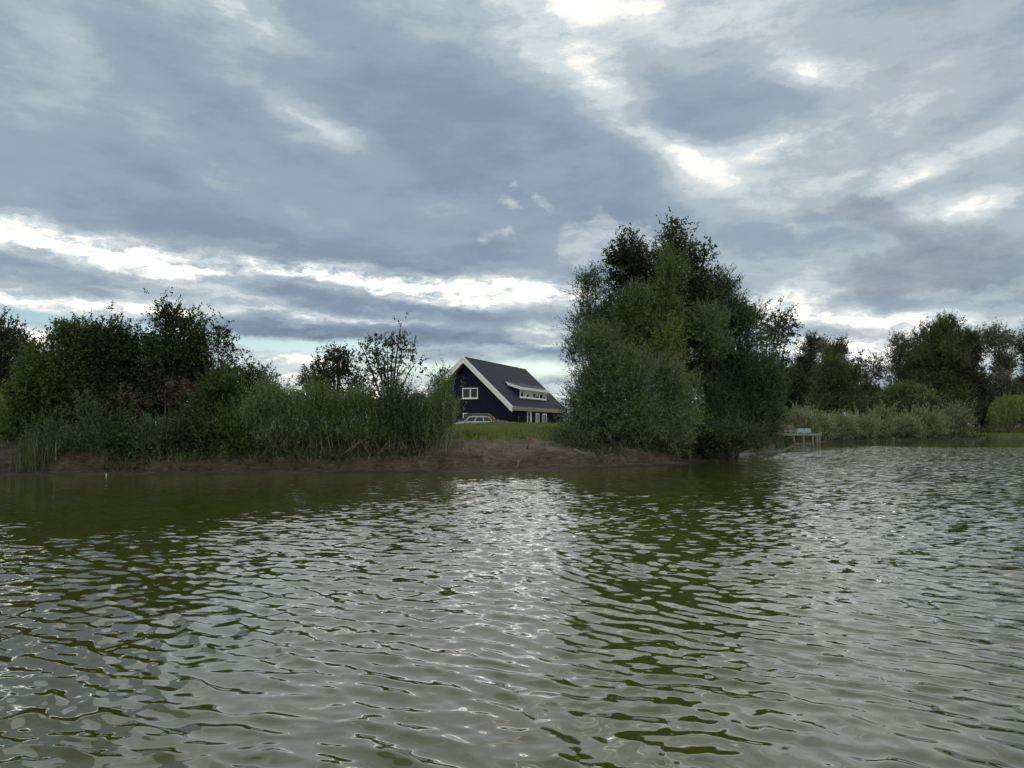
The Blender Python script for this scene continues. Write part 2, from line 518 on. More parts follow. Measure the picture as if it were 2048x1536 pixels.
def shore_dist(x, y):
    """Signed distance to the shoreline, positive on land."""
    x, y = np.asarray(x, float), np.asarray(y, float)
    d2 = np.full(x.shape, 1e18)
    ins = np.zeros(x.shape, bool)
    pl = WATER_POLY
    for i in range(len(pl)):
        (x0, y0), (x1, y1) = pl[i], pl[(i + 1) % len(pl)]
        ex, ey = x1 - x0, y1 - y0
        t = np.clip(((x - x0) * ex + (y - y0) * ey) / (ex * ex + ey * ey), 0, 1)
        d2 = np.minimum(d2, (x - x0 - t * ex) ** 2 + (y - y0 - t * ey) ** 2)
        if y0 != y1:
            ins ^= ((y0 > y) != (y1 > y)) & (x < ex * (y - y0) / (y1 - y0) + x0)
    d = np.sqrt(d2)
    return np.where(ins, -d, d)


ND, NZ = [-9, -1, 0, .5, 1.0, 1.10, 1.6, 3.0, 3.15, 4.6, 8, 15, 20, 28, 4000], [-1.4, -.16, 0, .05, .12, .40, .50, .72, .84, 1.06, 1.5, 2.05, 1.85, 1.4, 1.4]
FD, FZ = [-9, -1, 0, .6, 2, 10, 20, 45, 4000], [-1.4, -.16, 0, .15, .3, .6, 1.0, 1.75, 1.75]


def ground_z(x, y):
    x, y = np.asarray(x, float), np.asarray(y, float)
    d = shore_dist(x, y)
    wob = fbm(x * .55, y * .55, 3) * .55 + fbm(x * 2.1, y * 2.1, 5) * .175
    dn = d + wob * np.clip(d * 1.2, 0, 1) * np.clip((9 - d) / 6, .15, 1)
    zn = np.interp(dn, ND, NZ)
    low = smooth(-9, -14, x) * smooth(3, 6, dn)
    zn = zn * (1 - low) + np.minimum(zn, 1.02 + .02 * dn) * low
    right = smooth(5.5, 9, x) * smooth(3, 7, dn)
    zn = zn * (1 - right) + np.minimum(zn, .9) * right
    zn = zn - .17 * smooth(-.8, -4.2, x) * smooth(8, 14, dn) * smooth(34, 24, dn)
    zf = np.interp(d, FD, FZ)
    w = smooth(56, 66, y)
    z = zn * (1 - w) + zf * w
    house = smooth(62, 66, y) * smooth(14, 8, x)
    z = z * (1 - house) + np.minimum(z, 1.4) * house + house * np.where(d > 20, 1.4 - np.minimum(z, 1.4), 0)
    near = smooth(70, 50, y)
    z = z + near * smooth(.2, 1.5, d) * (fbm(x * 1.1, y * 1.1, 9) * .09 + (.5 - np.abs(fbm(x * 1.1, y * 2.6, 11, 4))) * .30 * smooth(8, 4, d) * smooth(1.0, 2.0, d) + fbm(x * 5.0, y * 5.0, 13, 3) * .07 * smooth(9, 4, d))
    return z


def axis(parts):
    return np.unique(np.concatenate([np.arange(a, b, s) for a, b, s in parts]))


gx = axis([(-5000, -400, 500), (-400, -80, 40), (-80, -24, 3), (-24, 18, .10), (18, 40, .8), (40, 130, 2.5), (130, 400, 30), (400, 5001, 500)])
gy = axis([(-400, -60, 40), (-60, 20, 5), (20, 24.5, 1), (24.5, 38, .085), (38, 52, .4), (52, 130, 1.6), (130, 400, 30), (400, 6001, 600)])
GX, GY = np.meshgrid(gx, gy)
gd = shore_dist(GX, GY)
gz = ground_z(GX, GY)
nxg, nyg = len(gx), len(gy)
idx = np.arange(nxg * nyg).reshape(nyg, nxg)
quads = np.stack([idx[:-1, :-1], idx[:-1, 1:], idx[1:, 1:], idx[1:, :-1]], -1).reshape(-1, 4)
edge_n = fbm(GX * .6, GY * .6, 21) * 1.1
grassy = np.where(GY > 60, smooth(.8, 2.5, gd), smooth(3.9, 5.0, gd + edge_n)) * np.where((GX > 5.5) & (GY < 60), .3, 1)
dry = smooth(-5, -2.5, GX) * smooth(6, 3.5, GX) * smooth(1.2, 2.6, gd + edge_n * .6) * smooth(60, 50, GY)
shade_damp = .75 * smooth(-3.2, -6, GX) * smooth(60, 50, GY)  # moist soil and undergrowth shade, both darkened into the left bank's mud
wet = smooth(.9, .1, gd + fbm(GX * 1.5, GY * 1.5, 33) * .4)
me = fast_mesh('ground', np.stack([GX, GY, gz], -1).reshape(-1, 3), quads, True, {'grassy': ('POINT', grassy), 'wet': ('POINT', np.maximum(wet, shade_damp)), 'dry': ('POINT', dry)})  # wet also carries the shade painted on the left bank
tag(link_mesh('ground', me, M['ground']), kind='structure')


def gzp(x, y):
    return float(ground_z(np.array([x]), np.array([y]))[0])


# ------------------------------------------------------------------ water
def build_water():
    rows = 1.6 * np.exp(np.arange(0, 1010) * .00465)
    th = np.linspace(math.radians(-56), math.radians(56), 880)
    R, T = np.meshgrid(rows, th, indexing='ij')
    X, Y = R * np.sin(T), R * np.cos(T)
    sp = rows * .00465
    SPC = np.broadcast_to(sp[:, None], X.shape)
    # how far the open-water chop has grown; sheltered strips lie along the banks
    pix = np.tan(T) * F + 1024
    px_k = [-900, 0, 300, 600, 800, 1050, 1300, 1480, 1520, 1560, 1700, 2048, 3200]
    far_k = np.interp(pix, px_k, [15, 15, 14, 18, 23, 26, 27, 30, 38, 50, 62, 66, 60])
    full_k = np.interp(pix, px_k, [7.5, 7.5, 7.2, 10, 13, 18, 15, 22, 30, 42, 56, 58, 52])
    wob = fbm(X * .12, Y * .12, 71) * .16 + fbm(X * .5, Y * .5, 73) * .06
    chop = smooth(1, 0, (Y * (1 + wob) - full_k) / (far_k - full_k))
    chop = .16 + .84 * chop
    chop *= .82 + .5 * fbm(X * .35, Y * .35, 77, 3)
    chop = np.clip(chop, .08, 1.3)
    g = rs(5)
    n = 110
    lam = np.exp(g.uniform(np.log(.075), np.log(1.0), n))
    ang = math.radians(236) + g.normal(0, .42, n)
    ang[:14] = math.radians(300) + g.normal(0, .45, 14)
    wgt = np.exp(-((np.log(lam) - np.log(.27)) / .58) ** 2) + .6 * np.exp(-((np.log(lam) - np.log(.125)) / .42) ** 2)
    wgt[:14] *= .6
    sl = wgt / math.sqrt((wgt ** 2).sum() / 2) * .175
    wx = fbm(X * .45, Y * .45, 91, 2) * .35
    wy = fbm(X * .45, Y * .45, 93, 2) * .35
    Z = np.zeros_like(X)
    DX = np.zeros_like(X)
    DY = np.zeros_like(X)
    kept = np.zeros_like(X)
    for i in range(n):
        k = 2 * math.pi / lam[i]
        cx, cy = math.cos(ang[i]), math.sin(ang[i])
        att = smooth(2.2, 4.5, lam[i] / SPC)
        if att.max() <= 0:
            continue
        ph = k * (cx * (X + wx) + cy * (Y + wy)) + g.uniform(0, 6.28)
        a = sl[i] / k * att
        Z += a * np.cos(ph)
        DX -= cx * a * np.sin(ph)
        DY -= cy * a * np.sin(ph)
        kept += att * sl[i] ** 2 / 2
    total = (sl ** 2).sum() / 2
    micro = np.sqrt(np.maximum(total - kept, 0)) * 1.15 * chop + .004 + .008 * chop
    V = np.stack([X + DX * chop, Y + DY * chop, Z * chop], -1).reshape(-1, 3)
    idx = np.arange(X.size).reshape(X.shape)
    q = np.stack([idx[:-1, :-1], idx[1:, :-1], idx[1:, 1:], idx[:-1, 1:]], -1).reshape(-1, 4)[:, ::-1]
    me = fast_mesh('water', V, q, True, {'micro': ('POINT', micro)})
    tag(link_mesh('water', me, M['water']), kind='structure')
    s = 300.0
    me = fast_mesh('water', [(-s, -s, -.22), (s, -s, -.22), (s, 160, -.22), (-s, 160, -.22)], [(0, 1, 2, 3)], False, {'micro': ('POINT', [.08] * 4)})
    tag(link_mesh('water', me, M['water']), kind='structure')


build_water()

# ------------------------------------------------------------------ foliage engine
KINDS = {  # leaf length, leaf width, shoot length, leaves per shoot, outward, up, random, droop, clump radius, clumps per m2
    'willow': dict(ll=.14, lw=.044, sh=.75, per=16, out=.7, up=.75, rnd=.35, droop=.10, cr=.34, cm=1.6),
    'alder': dict(ll=.12, lw=.088, sh=.50, per=11, out=.9, up=.35, rnd=.6, droop=.0, cr=.34, cm=1.5),
    'wand': dict(ll=.125, lw=.042, sh=.9, per=18, out=.3, up=1.2, rnd=.22, droop=.02, cr=.30, cm=1.8),
    'dense': dict(ll=.10, lw=.07, sh=.35, per=10, out=.9, up=.4, rnd=.7, droop=.0, cr=.26, cm=2.0),
    'weep': dict(ll=.13, lw=.03, sh=1.5, per=26, out=.22, up=-1.0, rnd=.10, droop=.0, cr=.25, cm=1.6),
}


def leaf_cloud(lobes, kd, D, g, cover, leafscale=1.0):
    K = KINDS[kd]
    s = max(.8, D / 36.0) if D < 36 else (D / 36.0) ** .75
    ll, lw, sh = K['ll'] * s * leafscale, K['lw'] * s * leafscale, K['sh'] * (max(.7, min(1.9, s ** .75)))
    VV, TT, CC = [], [], []
    for c, r in lobes:
        c, r = np.asarray(c), np.asarray(r)
        area = math.pi * r[0] * r[2]
        rr = np.maximum(r - .35 * sh, r * .55)
        n = 2.1 * cover * area / (ll * lw * .5)
        ns = max(4, int(n / K['per']))
        nc = max(5, int(area * K['cm'] / s ** 1.3))
        d = nrm(g.normal(size=(nc, 3)))
        if kd == 'weep':
            d[:, 2] = np.abs(d[:, 2]) * .8 + .1
            d = nrm(d)
        rad = g.uniform(.03, 1, (nc, 1)) ** .42
        cc = c + d * rad * rr
        CC.append(cc)
        w = g.gamma(2.2, 1.0, nc)
        ci = g.choice(nc, ns, p=w / w.sum())
        base = cc[ci] + g.normal(size=(ns, 3)) * K['cr'] * s ** .6 * np.minimum(1, rr / rr.max() + .3)
        loose = g.uniform(size=(ns, 1)) < .2
        base = np.where(loose, c + nrm(g.normal(size=(ns, 3))) * g.uniform(0, 1, (ns, 1)) ** .45 * rr, base)
        out = nrm((base - c) / rr ** 1.2)
        sdir = nrm(out * K['out'] + np.array([0, 0, K['up']]) + g.normal(size=(ns, 3)) * K['rnd'])
        slen = sh * g.uniform(.45, 1.25, ns)
        per = K['per']
        t = np.tile((np.arange(per) + .5) / per, (ns, 1)) + g.uniform(-.03, .03, (ns, per))
        pos = base[:, None] + sdir[:, None] * (slen[:, None] * t)[..., None]
        pos[..., 2] -= K['droop'] * slen[:, None] * t ** 2
        pos = pos + g.normal(size=pos.shape) * .025 * s
        ld = nrm(sdir[:, None] * .75 + g.normal(size=pos.shape) * .55)
        side = nrm(np.cross(ld, g.normal(size=pos.shape)))
        nn = np.cross(ld, side)
        lsz = g.uniform(.65, 1.2, pos.shape[:2] + (1,)) * (1.1 - .45 * t[..., None] ** 2)
        a = pos
        b = pos + ld * ll * .45 * lsz + side * lw * .5 * lsz + nn * lw * .18 * lsz
        e = pos + ld * ll * lsz
        f = pos + ld * ll * .45 * lsz - side * lw * .5 * lsz + nn * lw * .18 * lsz
        VV.append(np.stack([a, b, e, f], 2).reshape(-1, 3))
        ct = g.normal(0, .22, nc)[ci]
        tt = np.clip(.42 + ct[:, None] + g.normal(0, .2, pos.shape[:2]), 0, .93)
        odd = g.uniform(size=tt.shape) < .025 + .10 * (g.uniform(size=nc)[ci] < .10)[:, None]
        TT.append(np.where(odd, 1.0, tt).ravel())
    return np.concatenate(VV), np.concatenate(TT), CC


def bez(a, b, c, n):
    t = np.linspace(0, 1, n)[:, None]
    return (1 - t) ** 2 * a + 2 * t * (1 - t) * b + t ** 2 * c


def plant(name, label, cat, group, kd, mat, D, base, lobes, cover=4.0, seed=1, stems=1, spread=0.0, bark='bark', trunk_r=None, depth=.85, leafscale=1.0,
          crown_name='crown', stem_name='trunk', twigs=7):
    """A tree or shrub: base = (photo column, distance); lobes = (px, py, rx, ry[, extra distance])."""
    g = rs(seed)
    bx = (base - 1024) / F * D
    root = np.array((bx, D, max(gzp(bx, D) - .05, -.1)))
    o = empty(name, root)
    tag(o, label, cat, group)
    L3 = []
    for lb in lobes:
        px, py, rx, ry = lb[:4]
        dd = lb[4] if len(lb) > 4 else g.uniform(-.25, .25) * rx / F * D
        c = at(px, py, D + dd) - root
        q = (D + dd) / F
        L3.append((c, np.array((rx * q, (rx * .75 + ry * .25) * q * depth, ry * q))))
    V, T, CC = leaf_cloud(L3, kd, D, g, cover, leafscale)
    fi = np.arange(len(V)).reshape(-1, 4)
    tb = MB()
    top = max(c[2] + r[2] for c, r in L3)
    tr = trunk_r or .022 * top + .02
    for (c, r), cc in zip(L3, CC):
        for k in range(stems):
            foot = np.array((g.normal() * spread, g.normal() * spread * .6, -.1)) if stems > 1 else np.array((g.normal() * .06, g.normal() * .06, -.1))
            end = c + (g.uniform(-.45, .45, 3) * r if stems > 1 else np.array((0, 0, r[2] * .45)))
            mid = np.array((foot[0] * .6 + end[0] * .4, foot[1] * .6 + end[1] * .4, (foot[2] + end[2]) * .55))
            pts = bez(foot, mid, end, 7) + g.normal(size=(7, 3)) * .02 * np.linspace(0, 1, 7)[:, None] * max(1, top / 6)
            r0 = tr * (1 if stems == 1 else .42) * g.uniform(.7, 1.05)
            tb.tube(pts, np.linspace(r0, r0 * .22, 7), 6)
        pick = cc[g.permutation(len(cc))[:twigs]]
        hub = c + np.array((0, 0, -r[2] * .35))
        for p in pick:
            tb.tube(bez(hub, (hub + p) / 2 + np.array((0, 0, -.1 * r[2])), p, 5), np.linspace(tr * .22, tr * .05, 5), 4)
    tb.build(stem_name, M[bark], o)
    link_mesh(crown_name, fast_mesh(crown_name, V, fi, False, {'tint': ('FACE', T)}), M[mat], o)
    return o


def shrub(*a, **k):
    k.setdefault('crown_name', 'foliage')
    k.setdefault('stem_name', 'stem')
    return plant(*a, **k)


def blades(name, pos, length, width, lean, mat, g, updir=(0, 0, 1), kind='stuff', label=None, cat=None, odd=.06):
    """Blade-shaped leaves (grass, reeds, hanging roots) as one mesh of thin bent strips."""
    n = len(pos)
    up = np.asarray(updir, float)
    d = nrm(up + g.normal(size=(n, 3)) * lean)
    side = nrm(np.cross(d, g.normal(size=(n, 3))))
    ln = (length * g.uniform(.45, 1.2, n))[:, None]
    w = (width * g.uniform(.6, 1.2, n))[:, None]
    bend = nrm(g.normal(size=(n, 3)) * np.array((1, 1, .2))) * ln * .175
    a, b = pos - side * w, pos + side * w
    m1, m2 = pos + d * ln * .55 + side * w * .75, pos + d * ln * .55 - side * w * .75
    t = pos + d * ln + bend
    V = np.stack([a, b, m1, m2, m2, m1, t, t + side * w * .1], 1).reshape(-1, 3)
    f = np.arange(len(V)).reshape(-1, 4)
    tint = np.repeat(np.where(g.uniform(size=n) < odd, 1.0, np.clip(g.normal(.45, .25, n), 0, .93)), 2)
    o = link_mesh(name, fast_mesh(name, V, f, False, {'tint': ('FACE', tint)}), M[mat])
    tag(o, label, cat, None, kind)
    return o



# ------------------------------------------------------------------ house
def build_house():
    th = math.atan((1623 - 1024) / F)
    O = empty('house', (-5.567, 80.325, 1.4), -th)
    tag(O, 'dark blue timber house with steep slate-coloured roof and white bargeboards', 'house')
    HALF, LEN, RZ, SL = 5.98, 19.2, 8.295, .9423
    wallm = simple('blue_black_boards', (.0055, .0085, .024), .6, .2, 2.0, spec=.15, stretch=(6, 6, .4))
    white = simple('white_paint', (.62, .64, .65), .5, .06, 3)
    cream = simple('pale_soffit', (.42, .40, .36), .6, .08, 3)
    slate = simple('dark_roof_tile', (.020, .024, .034), .7, .22, 5.0, spec=.12)
    lead = simple('grey_felt', (.050, .055, .064), .75, .12, 2, spec=.1)
    gm, N, out = new_mat('window_glass')
    b = N.n('ShaderNodeBsdfPrincipled')
    b.inputs['Base Color'].default_value = (.012, .015, .018, 1)
    b.inputs['Roughness'].default_value = .04
    b.inputs['Specular IOR Level'].default_value = .25
    N.put(out.inputs[0], b.outputs[0])
    rz = lambda u: RZ - SL * abs(u)
    # walls
    w = MB()
    y0, y1, uw = 1.0, LEN - .6, 5.62
    th_r = .42
    w.prism([(-uw, -.6), (uw, -.6), (uw, rz(uw) - th_r), (0, RZ - th_r), (-uw, rz(uw) - th_r)], 1, y0, y1)
    u = -uw + .1
    while u < uw:
        zt = rz(u) - th_r - .05
        if zt > .3:
            for za, zb in (((-.5, 3.5), (3.56, zt)) if zt > 3.7 else ((-.5, zt),)) if True else ():
                if not (-.75 < u < 1.62 and za < 4.9 and zb > 3.5) and not (-.6 < u < 1.7 and za < 1.9):
                    w.box((u - .024, y0 - .028, za), (u + .024, y0, zb))
                elif -.75 < u < 1.62:
                    if zb > 5.0:
                        w.box((u - .024, y0 - .028, 4.95), (u + .024, y0, zb))
                    else:
                        w.box((u - .024, y0 - .028, 2.05), (u + .024, y0, zb))
        u += .21
    w.box((-uw, y0 - .034, 3.5), (uw * .84, y0 - .001, 3.55))
    y = y0 + .1
    while y < y1:
        if not any(a - .1 < y < b_ + .1 for a, b_ in ((5.4, 6.95), (8.2, 9.5), (10.55, 12.1))):
            w.box((uw, y - .024, -.5), (uw + .028, y + .024, 2.3))
        y += .21
    w.box((uw + .0, y0 - .03, -.5), (uw + .034, y0 + .06, 2.28))
    w.build('wall', wallm, O)
    # roof: stepped tile courses on each slope over a slab
    r = MB()
    for sg in (-1, 1):
        n = 24
        for i in range(n):
            ua, ub = HALF * i / n, HALF * (i + 1) / n + .03
            za, zb = rz(ua), rz(ub)
            lift = .045
            pts = [(sg * ua, za - .12), (sg * ub, zb - .12 + lift * .3), (sg * ub, zb + lift - .02), (sg * ua, za)]
            r.prism(pts, 1, .09, LEN - .09)
    ro = r.build('roof', slate, O)
    rd = MB()
    rd.prism([(-.16, RZ - .16), (0, RZ + .08), (.16, RZ - .16)], 1, .09, LEN - .09)
    rd.build('ridge_cap', slate, ro)
    for nm, sg in (('soffit', -1), ('soffit', 1)):
        s = MB()
        s.prism([(0, RZ - .16), (sg * HALF, rz(HALF) - .16), (sg * HALF, rz(HALF) - .40), (0, RZ - .40)], 1, .1, LEN - .1)
        s.build(nm, cream, O)
    for ya in (0.0, LEN - .09):
        for sg in (-1, 1):
            s = MB()
            s.prism([(0, RZ + .05), (sg * (HALF + .06), rz(HALF + .06) + .05), (sg * (HALF + .06), rz(HALF + .06) - .62), (sg * (HALF - .28), rz(HALF - .28) - .62), (0, RZ - .62)], 1, ya, ya + .09)
            q = .04 if ya == 0 else -.04
            s.prism([(0, RZ + .10), (sg * (HALF + .1), rz(HALF + .1) + .10), (sg * (HALF + .1), rz(HALF + .1) - .17), (0, RZ - .17)], 1, ya - .045 if ya == 0 else ya + .01, (ya + .085) if ya == 0 else ya + .135)
            s.build('bargeboard', white, O)
    for sg in (-1, 1):
        s = MB()
        ze = rz(HALF)
        a, b2 = (HALF - .02, HALF + .1)
        s.prism([(sg * a, ze - .02), (sg * b2, ze - .02), (sg * b2, ze - .22), (sg * (HALF - .04), ze - .46), (sg * (HALF - .36), ze - .46), (sg * (HALF - .36), ze - .40)], 1, .1, LEN - .1)
        s.build('eave_board', cream, O)
        s = MB()
        s.prism([(sg * (HALF + .102), ze - .05), (sg * (HALF + .20), ze - .03), (sg * (HALF + .19), ze - .13), (sg * (HALF + .102), ze - .14)], 1, .1, LEN - .1)
        s.build('gutter', simple('grey_gutter', (.30, .31, .32), .4, .05), O)

    def window(parent, name, plane, a0, a1, z0, z1, at_, mull, fw=.09, sill=True, deep=.06):
        """plane 'y': in the gable at y=at_ facing -y; plane 'u': in a side at u=at_ facing +u."""
        def bx(mb, p0, p1, q0, q1, d0, d1):
            if plane == 'y':
                mb.box((p0, at_ - d1, q0), (p1, at_ - d0, q1))
            else:
                mb.box((at_ + d0, p0, q0), (at_ + d1, p1, q1))
        gl = MB()
        bx(gl, a0 + .02, a1 - .02, z0 + .02, z1 - .02, .004, .022)
        g_ = gl.build(name, gm, parent)
        f = MB()
        bx(f, a0, a1, z1 - fw, z1, .002, deep)
        bx(f, a0, a1, z0, z0 + fw, .002, deep)
        bx(f, a0, a0 + fw, z0 + fw, z1 - fw, .002, deep)
        bx(f, a1 - fw, a1, z0 + fw, z1 - fw, .002, deep)
        for m_, wd in mull:
            bx(f, m_ - wd / 2, m_ + wd / 2, z0 + fw, z1 - fw, .002, deep - .004)
        f.build('frame', white, g_)
        if sill:
            s_ = MB()
            bx(s_, a0 - .06, a1 + .06, z0 - .06, z0 - .003, .002, deep + .06)
            s_.build('sill', white, g_)
        return g_
    window(O, 'window', 'y', -.55, 1.44, 3.60, 4.82, y0 - .005, [(.47, .16)], .11)
    window(O, 'garage_window', 'y', -.46, 1.50, -.3, 1.95, y0 - .005, [], .10, False)
    for a0, a1, z1, m_ in ((5.5, 6.85, 2.26, [(6.45, .12)]), (8.27, 9.45, 2.03, [(8.75, .10)]), (10.6, 12.02, 2.03, [(11.2, .10)])):
        window(O, 'glazed_door', 'u', a0, a1, -.2, z1, uw + .005, m_, .17, False, .07)
    # shed dormer
    D = MB()
    ud, ya, yb = 4.75, 5.4, 14.3
    D.prism([(2.7, rz(2.7) - .3), (ud, rz(ud) - .25), (ud, 4.72), (2.7, 5.70)], 1, ya, yb)
    dm = D.build('dormer', wallm, O)
    s = MB()
    s.prism([(2.50, 5.87), (5.06, 5.02), (5.06, 4.90), (2.50, 5.70)], 1, ya - .16, yb + .45)
    s.build('dormer_roof', lead, dm)
    s = MB()
    s.box((5.062, ya - .2, 4.74), (5.13, yb + .5, 5.05))
    s.prism([(3.0, 5.715), (5.06, 5.04), (5.06, 4.70), (3.35, 5.28)], 1, ya - .23, ya - .165)
    s.prism([(3.0, 5.715), (5.06, 5.04), (5.06, 4.70), (3.35, 5.28)], 1, yb + .455, yb + .52)
    s.build('dormer_fascia', white, dm)
    s = MB()
    s.box((ud + .01, ya - .1, 4.60), (5.05, yb + .4, 4.69))
    s.build('dormer_soffit', cream, dm)
    ym = [7.25, 9.45, 11.75]
    wdo = window(O, 'dormer_window', 'u', ya, yb, 3.82, 4.62, ud + .003, [(6.45, .12), (8.35, .1), (10.55, .1), (13.0, .1)] + [(m_, .26) for m_ in ym], .16, True, .07)
    blind_m = simple('pale_blind', (.30, .31, .31), .8, .3, 3)   # pale blinds hanging just inside some of the panes
    for a, b_, zb in ((6.6, 7.05, 3.98), (7.45, 8.2, 4.25), (8.5, 9.2, 3.98), (10.75, 11.5, 4.2), (13.15, 14.05, 4.1)):
        cur = MB()
        cur.box((ud + .0265, a, zb), (ud + .034, b_, 4.46))
        cur.build('blind', blind_m, wdo)
    return O


build_house()


# ------------------------------------------------------------------ cars on the drive
def build_car(label, loc, yaw, paint, roof_z, belt_z, length, width, prof, cab, wheel_r, boxy):
    """prof: lower body side outline (x forward, z); cab: belt and roof x positions of the glasshouse."""
    o = empty('parked_car', loc, yaw)
    tag(o, label, 'car', 'cars parked by the house')
    pm, N, out = new_mat('car_paint')
    b = N.n('ShaderNodeBsdfPrincipled')
    b.inputs['Base Color'].default_value = (*paint, 1)
    b.inputs['Metallic'].default_value = .35
    b.inputs['Roughness'].default_value = .28
    b.inputs['Coat Weight'].default_value = .8
    N.put(out.inputs[0], b.outputs[0])
    gm, N, out = new_mat('car_glass')
    b = N.n('ShaderNodeBsdfPrincipled')
    b.inputs['Base Color'].default_value = (.05, .075, .08, 1)  # paler base imitates bright sky reflected in windscreen and rear window
    b.inputs['Roughness'].default_value = .05
    b.inputs['IOR'].default_value = 2.0
    N.put(out.inputs[0], b.outputs[0])
    dk, N, out = new_mat('dark_car_glass')
    b = N.n('ShaderNodeBsdfPrincipled')
    b.inputs['Base Color'].default_value = (.008, .012, .013, 1)
    b.inputs['Roughness'].default_value = .04
    b.inputs['Specular IOR Level'].default_value = .3
    N.put(out.inputs[0], b.outputs[0])
    blk = simple('black_rubber', (.015, .015, .016), .8, .1)
    rimm = simple('wheel_alloy', (.35, .36, .37), .35, .05, metal=.7)
    hw = width / 2
    body = MB()
    n = len(prof)
    sl = [(-hw, .80), (-hw * .97, .93), (-hw * .86, 1.0), (hw * .86, 1.0), (hw * .97, .93), (hw, .80)]
    zc = sum(p[1] for p in prof) / n
    V = []
    for y, k in sl:
        for x, z in prof:
            V.append((x * (.90 + .10 * (k - .8) / .2), y, zc + (z - zc) * (k if z > zc else 1)))
    Fs = []
    for i in range(len(sl) - 1):
        for j in range(n):
            Fs.append((i * n + j, i * n + (j + 1) % n, (i + 1) * n + (j + 1) % n, (i + 1) * n + j))
    Fs += [tuple(range(n)), tuple((len(sl) - 1) * n + j for j in range(n))[::-1]]
    body.add(V, Fs)
    (bx0, bx1), (rx0, rx1) = cab
    ti = hw * (.90 if not boxy else .94)
    tr_ = hw * (.70 if not boxy else .80)
    zt = roof_z
    body.hexa([(bx0, -ti, belt_z - .03), (bx1, -ti, belt_z - .03), (bx1, ti, belt_z - .03), (bx0, ti, belt_z - .03)],
              [(rx0, -tr_, zt - .05), (rx1, -tr_, zt - .05), (rx1, tr_, zt - .05), (rx0, tr_, zt - .05)])
    body.hexa([(rx0 + .02, -tr_, zt - .052), (rx1 - .02, -tr_, zt - .052), (rx1 - .02, tr_, zt - .052), (rx0 + .02, tr_, zt - .052)],
              [(rx0 + .22, -tr_ * .88, zt), (rx1 - .25, -tr_ * .88, zt), (rx1 - .25, tr_ * .88, zt), (rx0 + .22, tr_ * .88, zt)])
    body.build('body', pm, o, bevel=.035, smooth_shade=True)

    def lerp(a, c, t):
        return a + (c - a) * t

    def panel(name, p, off):
        # p: four corners; pushed out along the normal and given a little thickness
        p = np.array(p, float)
        nv = nrm(np.cross(p[1] - p[0], p[3] - p[0])[None])[0]
        cen = np.array((0, 0, (belt_z + zt) / 2))
        if np.dot(nv, p.mean(0) - cen) < 0:
            nv = -nv
        mb = MB()
        mb.hexa(p - nv * .02, p + nv * off)
        mb.build(name, dk if name == 'side_window' else gm, o)
    za, zb = .10, .86
    for sg in (-1, 1):
        ya_, yb_ = sg * lerp(ti, tr_, za), sg * lerp(ti, tr_, zb)
        z0, z1 = lerp(belt_z - .03, zt - .05, za), lerp(belt_z - .03, zt - .05, zb)
        xr0, xr1 = lerp(bx0, rx0, za), lerp(bx0, rx0, zb)
        xf0, xf1 = lerp(bx1, rx1, za), lerp(bx1, rx1, zb)
        cuts = [(.05, .30), (.34, .62), (.66, .94)]
        for c0, c1 in cuts:
            panel('side_window', [(lerp(xr0, xf0, c0), ya_, z0), (lerp(xr0, xf0, c1), ya_, z0), (lerp(xr1, xf1, c1), yb_, z1), (lerp(xr1, xf1, c0), yb_, z1)], .008)
    for nm, bxx, rxx in (('windscreen', bx1, rx1), ('rear_window', bx0, rx0)):
        x0, x1 = lerp(bxx, rxx, .06), lerp(bxx, rxx, .9)
        z0, z1 = lerp(belt_z - .03, zt - .05, .06), lerp(belt_z - .03, zt - .05, .9)
        w0, w1 = lerp(ti, tr_, .06) * .90, lerp(ti, tr_, .9) * .90
        panel(nm, [(x0, -w0, z0), (x0, w0, z0), (x1, w1, z1), (x1, -w1, z1)], .008)
    f = max(p[0] for p in prof)
    rr = min(p[0] for p in prof)
    hz_ = [p[1] for p in prof if p[0] == f][0]
    for sg in (-1, 1):
        h = MB()
        h.box((f - .28, sg * hw * .62 - .17, hz_ - .02), (f - .02, sg * hw * .62 + .17, hz_ + .13))
        h.build('headlight', simple('lamp_lens', (.6, .62, .64), .15, .02), o, bevel=.02)
        h = MB()
        h.box((rr + .02, sg * hw * .66 - .15, belt_z - .22), (rr + .16, sg * hw * .66 + .15, belt_z - .06))
        h.build('tail_light', simple('red_lens', (.25, .01, .01), .2, .02), o, bevel=.02)
        m = MB()
        m.box((bx1 - .32, sg * (hw + .02), belt_z + .03), (bx1 - .20, sg * (hw + .22), belt_z + .18))
        m.box((bx1 - .30, sg * (hw - .08), belt_z + .02), (bx1 - .24, sg * (hw + .03), belt_z + .06))
        m.build('mirror', pm if not boxy else blk, o, bevel=.015)
        for x in (rr + length * .19, f - length * .19):
            t = MB()
            t.tube([(x, sg * (hw - .20), wheel_r), (x, sg * (hw + .005), wheel_r)], wheel_r, 28)
            wh = t.build('wheel', blk, o)
            t = MB()
            t.tube([(x, sg * (hw - .05), wheel_r), (x, sg * (hw + .02), wheel_r)], wheel_r * .64, 20)
            t.build('rim', rimm, wh)
    return o


